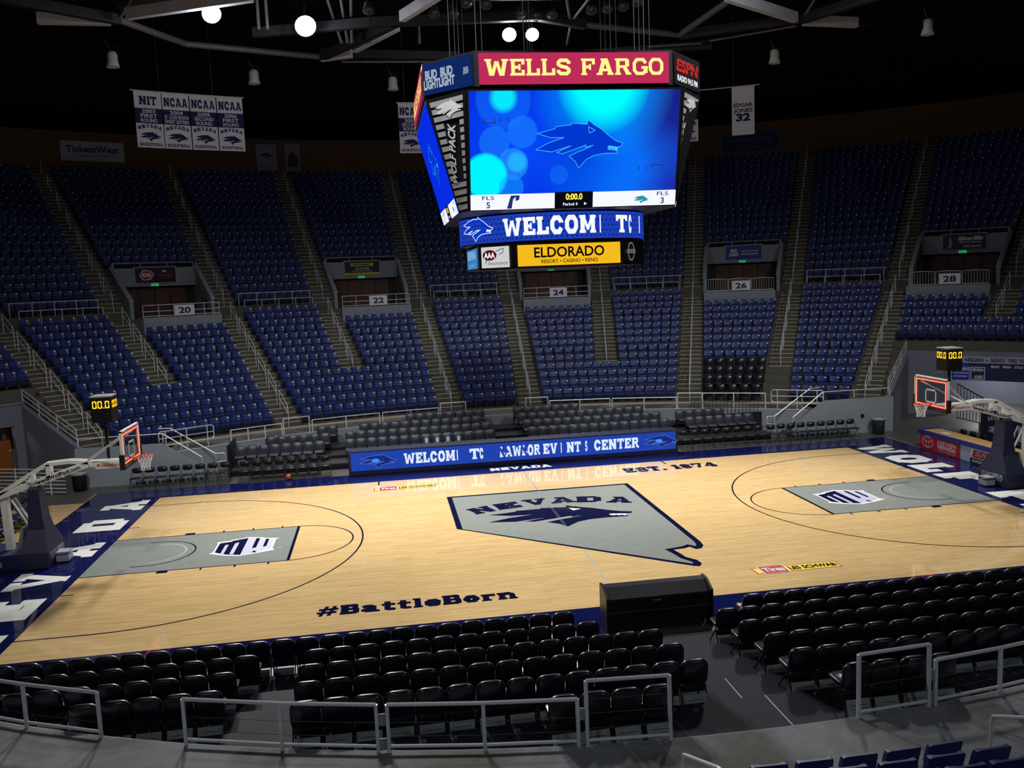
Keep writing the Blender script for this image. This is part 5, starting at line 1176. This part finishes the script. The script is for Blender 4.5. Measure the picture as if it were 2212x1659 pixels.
# boards on the back wall
def wallboard(a, z, w, h, fm, label, txt=(), frame=None):
    t = board('wall_board', label, pol(55.0, a, z), -math.radians(a), w, h, fm, frame)
    for (st, x, zz, hh, mt, wd, bd) in txt: onb(t, st, x, zz, hh, mt, width=wd, bold=bd)
    return t
wallboard(-26.7, 17.2, 4.1, 1.35, M('board_pale', (150, 152, 176), .7), 'pale TicketsWest board on the dark back wall', (('TicketsWest', 0, .62, .42, banner_navy, 3.4, .03), ('CONNECTED TO EVENTS', 0, .3, .15, banner_navy, 2.2, 0)))
t = wallboard(-14.1, 16.85, 1.5, 1.95, M('board_pale2', (120, 122, 140), .7), 'small pale poster with wolf emblem on the dark back wall')
MB().poly(WOLF, lambda x, z: Vector((x*1.0, -.046, 1.1+z*.9))).build('emblem_print', banner_navy, t, local=True); onb(t, 'BASKETBALL', 0, .25, .12, banner_navy, width=1.1)
t = wallboard(-12.05, 16.8, 1.15, 2.1, M('board_dim', (112, 110, 118), .7), 'narrow poster with dark figure print on the back wall')
MB().poly([(-.45, .3), (-.3, 1.2), (-.1, 1.55), (.2, 1.3), (.45, .9), (.3, .3)], lambda x, z: Vector((x, -.046, z))).build('figure_print', blk, t, local=True)
wallboard(25.8, 16.95, 4.3, 1.55, M('board_deep_blue', (30, 32, 86), .7), 'deep blue framed board on the back wall behind the number 32 banner', (('NEVADA WOLF PACK', 0, .8, .3, M('print_blue', (70, 80, 150), .6), 3.4, .02), ('BASKETBALL', 0, .3, .2, M('print_blue', (70, 80, 150), .6), 1.6, .01)), M('frame_tan', (96, 90, 100), .6))
# ------------------------------------------------------------------ roof steelwork
ZT = 20.6
def truss(label, cat, items, base):
    t = thing('roof_truss', label, 'truss', base, 0, 'roof trusses')
    for kind, A, B in items:
        if kind == 'beam': MB().beam(A, B, .3, .5).build('pale_beam', truss_light, t)
        elif kind == 'tube': MB().tube(A, B, .16, 10).build('grey_tube', tube_grey, t)
        elif kind == 'thin': MB().tube(A, B, .07, 8).build('thin_tube', tube_grey, t)
        else: MB().beam(A, B, .34, .45).build('dark_chord', truss_dark, t)
    return t
p3 = lambda q, z=ZT: Vector((q[0], q[1], z))
N1, N2, N3, N4, N5, N6, N7 = (-16.7, 17.4), (-14.6, 21.6), (-7.9, 24.4), (-3.8, 17.6), (11.4, 20), (17, 17.1), (0, 25.6)
truss('roof truss with pale beams above the NIT and NCAA banners', 'truss', [('beam', p3((-20.2, 17.2)), p3((-17.1, 17.4))), ('beam', p3((-16.1, 16.5)), p3((-10.2, 13.8))), ('tube', p3(N1), p3(N2)), ('tube', p3(N2), p3(N3)), ('dark', p3((-22, 13)), p3(N1)), ('dark', p3(N1, ZT+.5), p3((-8, 16.5), ZT+1.5)), ('thin', p3(N1), p3((-13, 13.5), ZT+3)), ('thin', p3((-10.4, 17.5), ZT+2.4), p3((-10.4, 17.5), ZT-.4)), ('thin', p3((-10.0, 17.5), ZT+2.4), p3((-10.0, 17.5), ZT-.4)), ('thin', p3(N2), p3((-16, 27), ZT+2))], (-16, 17, ZT))
truss('roof truss with pale diagonal beams above the 2007 banner', 'truss', [('beam', p3(N3), p3((-6.2, 23.6))), ('beam', p3((-6.0, 22.5)), p3((-3.8, 18.3))), ('beam', p3((-3.6, 16.8)), p3((-2.0, 13.2))), ('dark', p3((-10.9, 19.6)), p3((-5.1, 17.8))), ('dark', p3((-5.1, 17.8)), p3((3, 16.6))), ('dark', p3(N3), p3(N4)), ('thin', p3((-6.8, 25.5)), p3((-2.0, 25.6))), ('thin', p3((-2, 25.6)), p3((6, 24.8))), ('dark', p3(N3, ZT+.2), p3(N7, ZT+.3)), ('thin', p3((-2.6, 20.5), ZT+1), p3((-2.6, 20.5), ZT-.3)), ('thin', p3((-7.5, 16.2), ZT+2.2), p3((-6.6, 19.5), ZT-.5)), ('thin', p3((-6.6, 16.2), ZT+2.2), p3((-6.3, 19.5), ZT-.5)), ('thin', p3((-5.9, 16.2), ZT+2.2), p3((-6.1, 19.5), ZT-.5))], (-5, 20, ZT))
truss('roof truss crossing above the centre scoreboard with grey tubes', 'truss', [('tube', p3((5.7, 18.1)), p3(N5)), ('tube', p3(N5), p3((11.8, 14.2))), ('thin', p3((10.4, 22.4)), p3((13.3, 21.7))), ('thin', p3((13.6, 21.2)), p3((17.3, 18.3))), ('dark', p3((3, 16.6)), p3((5.7, 18.1))), ('thin', p3((3.9, 14.2), ZT+.3), p3((4.7, 17), ZT)), ('thin', p3((5.2, 14.2), ZT+.3), p3((4.9, 17), ZT)), ('thin', p3((5.0, 18.2), ZT), p3((5.4, 21), ZT-.2)), ('dark', p3((5, 24.8)), p3((14, 22))), ('dark', p3((-1, 14.2), ZT+.2), p3((9, 13.6), ZT+.2))], (9, 19, ZT))
truss('roof truss with bright pale beam above portal 26 and 28 seats', 'truss', [('beam', p3((11.4, 13.4)), p3((16.5, 16.8))), ('beam', p3((17.2, 17.3)), p3((20.4, 17.7))), ('dark', p3(N6), p3((20, 11))), ('dark', p3(N5), p3((16.8, 17))), ('dark', p3((20.4, 17.7)), p3((27, 20), ZT+1)), ('thin', p3((17, 17)), p3((17.6, 12.5), ZT+3))], (16, 16, ZT))
truss('dark roof truss spanning the near half of the arena', 'truss', [('dark', p3((-18, -8), ZT+.6), p3((18, -8), ZT+.6)), ('dark', p3((-18, -8), ZT+.6), p3((-20, 13))), ('dark', p3((18, -8), ZT+.6), p3((20, 13))), ('tube', p3((-14, -18)), p3((14, -18)))], (0, -8, ZT))
# lamps
lampm = M('lamp_glow', (255, 252, 255), .3, em=45)
def flood(loc, aim, lit, label, group, rad=.42):
    t = thing('floodlight', label, 'lamp', loc, 0, group)
    q = (Vector(aim)-Vector(loc)).to_track_quat('-Z', 'Y').to_matrix().to_4x4(); mm = Matrix.Translation(loc) @ q
    MB().lathe([(.1, .5), (.16, .45), (rad*.75, .22), (rad, 0), (rad*1.03, -.02), (rad*.97, 0), (rad*.3, .25)], 16, (0, 0, 0), mm).build('reflector', M('lamp_housing', (128, 126, 128), .5) if not lit else M('lamp_housing_lit', (170, 170, 176), .5), t, True)
    MB().lathe([(.005, .005), (rad*.93, .0), (rad*.9, -.02), (.005, -.06)], 16, (0, 0, 0), mm).build('lens', lampm if lit else M('dark_lens', (70, 70, 74), .25), t, True)
    MB().tube(Vector(loc)+Vector((0, 0, .35)), Vector(loc)+Vector((0, 0, 1.0)), .03, 6).build('hanger', truss_dark, t)
    if lit and loc[1] > 9:                  # spill of the lamp itself onto the steelwork round it
        l = bpy.data.lights.new('lamp_spill', 'POINT'); l.energy = 150; l.shadow_soft_size = .3; l.color = (.9, .92, 1)
        o = bpy.data.objects.new('lamp_spill', l); COL.objects.link(o); o.parent = t; o.location = (0, -.5, -.5)
for (x, y), s, lb in zip(((-12.2, 15.4), (-8.2, 17.3), (1.9, 18.8), (3.1, 18.8)), (.42, .5, .36, .34), ('above the NIT banner', 'between the banners and scoreboard', 'above WELLS, nearer the 2007 banner', 'above WELLS, nearer FARGO')):
    flood((x, y, ZL), (x*.4, -6, 3), True, 'lit round floodlight on the roof truss '+lb, 'lit roof floodlights', s)
for x, y, lb in ((13, 10.5, 'outer truss at the WOLF end'), (-14, -8, 'side truss at the NEVADA end'), (-5, -8, 'near truss, NEVADA half'), (5, -8, 'near truss, WOLF half'), (14, -8, 'side truss at the WOLF end')): flood((x, y, ZL), (x*.6, 4, 0), True, 'unseen added lit floodlight on the '+lb, 'lit roof floodlights', .3)  # lamps added out of view to light the court and far stand
for fq, (x, y) in enumerate(((-5.2, 15.5), (-2.1, 16.0), (-1.2, 16.0), (-.7, 14.4), (.2, 14.6), (2.1, 16.1), (2.9, 16.4), (3.6, 16.1), (5.4, 15.4), (6.1, 15.1), (6.8, 14.8), (7.3, 14.1))):
    flood((x, y, ZT-.1), (x+random.uniform(-3, 3), y-8, 8), False, 'unlit round floodlight above the scoreboard, %s from the NEVADA side' % ORDN[fq], 'unlit floodlights above the scoreboard', .26)
for x, y, r_, lb in ((-18.3, 21.8, .3, 'above the NIT banner'), (-11.8, 25.9, -.2, 'between the banners and the 2007 banner'), (-3.9, 27.9, 0, 'beside the blue beer advert'), (17.7, 21.8, .1, 'above the number 32 banner'), (23.3, 15.9, .5, 'over the seats near portal 28')):
    t = thing('spotlight_can', 'white hanging can spotlight '+lb, 'lamp', (x, y, ZT-.6))
    MB().lathe([(.02, .3), (.2, .26), (.27, .1), (.27, -.25), (.34, -.5), (.3, -.5), (.24, -.25), (.02, -.2)], 14, (x, y, ZT-.6)).build('can', white_metal, t, True)
    MB().box(x-.3, x-.27, y-.03, y+.03, ZT-.8, ZT-.1).box(x+.27, x+.3, y-.03, y+.03, ZT-.8, ZT-.1).box(x-.3, x+.3, y-.03, y+.03, ZT-.13, ZT-.1).build('yoke', truss_dark, t)
    MB().path([(x, y, ZT-.3), (x-.15, y, ZT-.05), (x-.3, y, ZT+.3)], .02, 6).build('cord', tube_grey, t)
# ------------------------------------------------------------------ WOLF end: press table, barrier, tunnel boards
t = thing('press_table', 'long press table with wood top, blue padded edge and advert fronts', 'table', (17.5, 3.2, 0))
MB().box(17.1, 18.0, .95, 6.6, .72, .77).build('tabletop', wood_top, t)
MB().box(17.02, 17.12, .95, 6.6, .64, .8).build('padded_edge', M('royal_blue_pad', (36, 50, 140), .5), t)
MB().box(17.02, 18.0, 6.58, 6.7, .64, .8).build('padded_edge', MATS['royal_blue_pad'], t)
a = MB().box(17.06, 17.1, 3.95, 6.58, .02, .64).build('red_front', red_board, t)
right = lambda y0, z0, x=17.052: (lambda u, v: Vector((x, y0-u, z0+v)))
pr = M('front_print', (226, 206, 208), .6)
MB().text('NORTHERN', right(4.78, .4), .13, width=1.2, bold=.04).text('NEVADA', right(4.78, .2), .17, width=1.2, bold=.05).text('TOYOTA DEALERS', right(4.78, .09), .06, width=1.15, bold=.01).build('front_lettering', pr, a)
q = MB(); outline(q, ell(0, 0, .36, .24), right(6.05, .36), .04); outline(q, ell(0, .11, .3, .1), right(6.05, .36), .03); outline(q, ell(0, 0, .11, .22), right(6.05, .36), .03); q.build('front_emblem', pr, a)
MB().box(17.06, 17.1, .95, 3.93, .02, .64).build('pale_front', M('pale_front', (178, 186, 208), .5), t)
bo = MB().box(17.04, 17.06, 1.4, 3.3, .04, .62).build('espn_board', M('espn_board', (206, 208, 214), .5), t)
MB().text('ESPN', right(2.35, .3, 17.034), .26, width=1.7, bold=.045, shear=.15).build('espn_lettering', M('espn_maroon', (150, 36, 40), .5), bo)
MB().box(17.034, 17.04, 1.4, 3.3, .04, .24).build('radio_strip', M('radio_black', (30, 30, 36), .5), bo)
MB().text('RADIO 94.5 FM', right(2.35, .09, 17.03), .1, width=1.6, bold=.03).build('radio_lettering', wht, bo)
tag(MB().box(17.45, 17.66, 5.35, 5.75, .771, .778).build('paper_sheet', M('paper', (224, 228, 240), .7)), 'white paper sheet lying on the press table', 'paper')
for q in range(7): foldP.put((18.5, 5.9-.62*q, 0), -PI/2+random.uniform(-.1, .1), 'black folding chair at the press table, %s from its red front' % ORDN[q], 'chairs at the press table')
t = thing('fabric_barrier', 'navy fabric barrier with NEVADA wolf emblem and big letters', 'barrier', (19.4, 3, 0))
MB().box(19.38, 19.44, -2, 5.9, .25, 1.5).build('fabric', M('barrier_navy', (26, 32, 62), .7), t)
q = MB(); rb = lambda y0, z0: (lambda u, v: Vector((19.372, y0-u, z0+v)))
q.poly(WOLF, lambda x, z: Vector((19.372, 4.95-x*1.0, .82+z*.9)))
for k, ch in enumerate('NEVADA'): x = -.42+.17*k; q.text(ch, rb(4.95-x, 1.18+.1*(1-(x/.5)**2)), .16, 'slab', .15)
q.build('emblem_print', M('barrier_print', (168, 184, 206), .6), t)
MB().text('LUPACK', rb(1.9, .62), .62, 'slab', 3.6).build('letter_print', MATS['barrier_print'], t)
for y in (-1.9, 1.9, 5.8): MB().tube((19.46, y, 0), (19.46, y, 1.5), .02, 6).build('post', black_m, t)
t = thing('black_bleachers', 'dark folded bleacher steps with black rail inside the WOLF end tunnel', 'bleachers', (22, 6, 0))
for k in range(4): MB().box(20.6+.75*k, 21.35+.75*k, -2, 6.4, 0, .45+.35*k).build('bleacher_step', M('bleacher_black', (20, 20, 22), .6), t)
MB().box(20.4, 20.55, 6.0, 7.4, .05, .75).build('equipment_case', M('tan_case', (120, 104, 74), .7), t)
for k in range(9): MB().tube((20.9, 7.8+.22*k, .6), (20.9, 7.8+.22*k, 1.75+.05*k), .014, 5).build('rail_bar', black_m, t)
MB().tube((20.9, 7.8, 1.75), (20.9, 9.6, 2.2), .025, 6).tube((20.9, 7.8, .6), (20.9, 9.6, .6), .02, 6).build('rail_tube', black_m, t)
def arcboard(name, label, a0, a1, z0, z1, mat, r=32.93):
    o = MB().arcslab(r-.04, r, a0, a1, z0, z1).build(name, mat); tag(o, label, 'sign')
    return o, (lambda ac: (lambda u, v: Vector((((r-.05)*math.sin(math.radians(ac)+u/r)), -10+(r-.05)*math.cos(math.radians(ac)+u/r), v))))
def arctext(parent, f, st, ac, z, h, mat, wd, bold=.03, style='sans'):
    g = f(ac); m = MB().text(st, lambda u, v: g(u, z+v), h, style, wd, 'c', bold); o = m.build('lettering', mat)
    o.parent = parent; o.location = Vector(o.location)-Vector(parent.location)
o, f = arcboard('sponsor_board', 'pale NISSAN RENO sponsor strip above the WOLF end tunnel', 45.3, 55, 2.72, 3.06, M('sponsor_strip', (158, 162, 178), .6))
for st, ac, wd in (('NISSAN', 46.65, .82), ('-', 47.65, .1), ('RENO', 48.5, .62), ('THREE', 49.6, .42), ('POINT', 50.55, .42)): arctext(o, f, st, ac, 2.8, .18, banner_navy, wd)
o, f = arcboard('blue_board', 'small royal blue advert board under the NISSAN strip', 44.9, 46.25, 1.85, 2.68, M('royal_board', (34, 62, 168), .5))
arctext(o, f, 'LIGHT', 45.95, 2.35, .16, wht, .4); arctext(o, f, 'MAKE THE RIGHT CALL', 45.6, 2.18, .06, wht, .7); arctext(o, f, 'DRINK RESPONSIBLY', 45.6, 2.02, .06, wht, .6)
o, f = arcboard('stats_board', 'dark blue statistics board with NEVADA and GUEST rows', 46.3, 55, 1.85, 2.7, M('stats_navy', (34, 44, 86), .5))
arctext(o, f, 'NEVADA', 46.95, 2.32, .14, wht, .52); arctext(o, f, 'GUEST', 47.05, 1.96, .14, wht, .42)
for st, ac in (('BLKS', 48.3), ('REBNDS', 49.2), ('STLS', 50.1), ('ASST', 50.9)): arctext(o, f, st, ac, 2.52, .1, wht, .36)
g = f(46.95); q = MB(); outline(q, [(-.31, 1.9), (.31, 1.9), (.31, 2.52), (-.31, 2.52)], lambda u, v: g(u, v), .03); b2 = q.build('row_frame', wht); b2.parent = o; b2.location = Vector(b2.location)-Vector(o.location)
t = thing('pipe_barrier', 'black upright-bar barrier behind the emblem chairs at the WOLF end', 'barrier', (10.6, 12.9, .4))
for k in range(19): MB().tube((9.3+.17*k, 13.35-.05*k, .3), (9.3+.17*k, 13.35-.05*k, 1.5), .012, 5).build('bar', black_m, t)
MB().tube((9.3, 13.35, 1.5), (12.36, 12.45, 1.5), .02, 6).tube((9.3, 13.35, .45), (12.36, 12.45, .45), .02, 6).build('barrier_rail', black_m, t)
MB().box(9.4, 12.5, 12.3, 12.36, 0, 1.02).build('black_drape', M('black_drape', (18, 18, 22), .8), t)
tag(MB().box(-12.2, -12.12, 10.5, 12.4, 0, 1.35).build('end_panel', black_m), 'black end panel closing the emblem chair riser at the NEVADA end', 'panel')
for a_, nm, pw in ((47, 'WOLF', 150), (-46, 'NEVADA', 60)):  # lamps added out of view to brighten the dark tunnel interiors
    P = pol(35.5, a_, 3.02)
    t = thing('added_tunnel_lamp', 'unseen added flat lamp inside the tunnel at the %s end' % nm, 'lamp', tuple(P))
    MB().box(-.5, .5, -.12, .12, 0, .08).build('added_lamp_body', white_metal, t, local=True); MB().box(-.46, .46, -.1, .1, -.01, 0).build('added_lamp_tube', M('tunnel_fill_glow', (255, 250, 240), .5, em=4), t, local=True)
    l = bpy.data.lights.new('tunnel_fill', 'AREA'); l.energy = pw; l.size = .8; o = bpy.data.objects.new('tunnel_fill', l); COL.objects.link(o); o.parent = t; o.location = (0, 0, -.04)
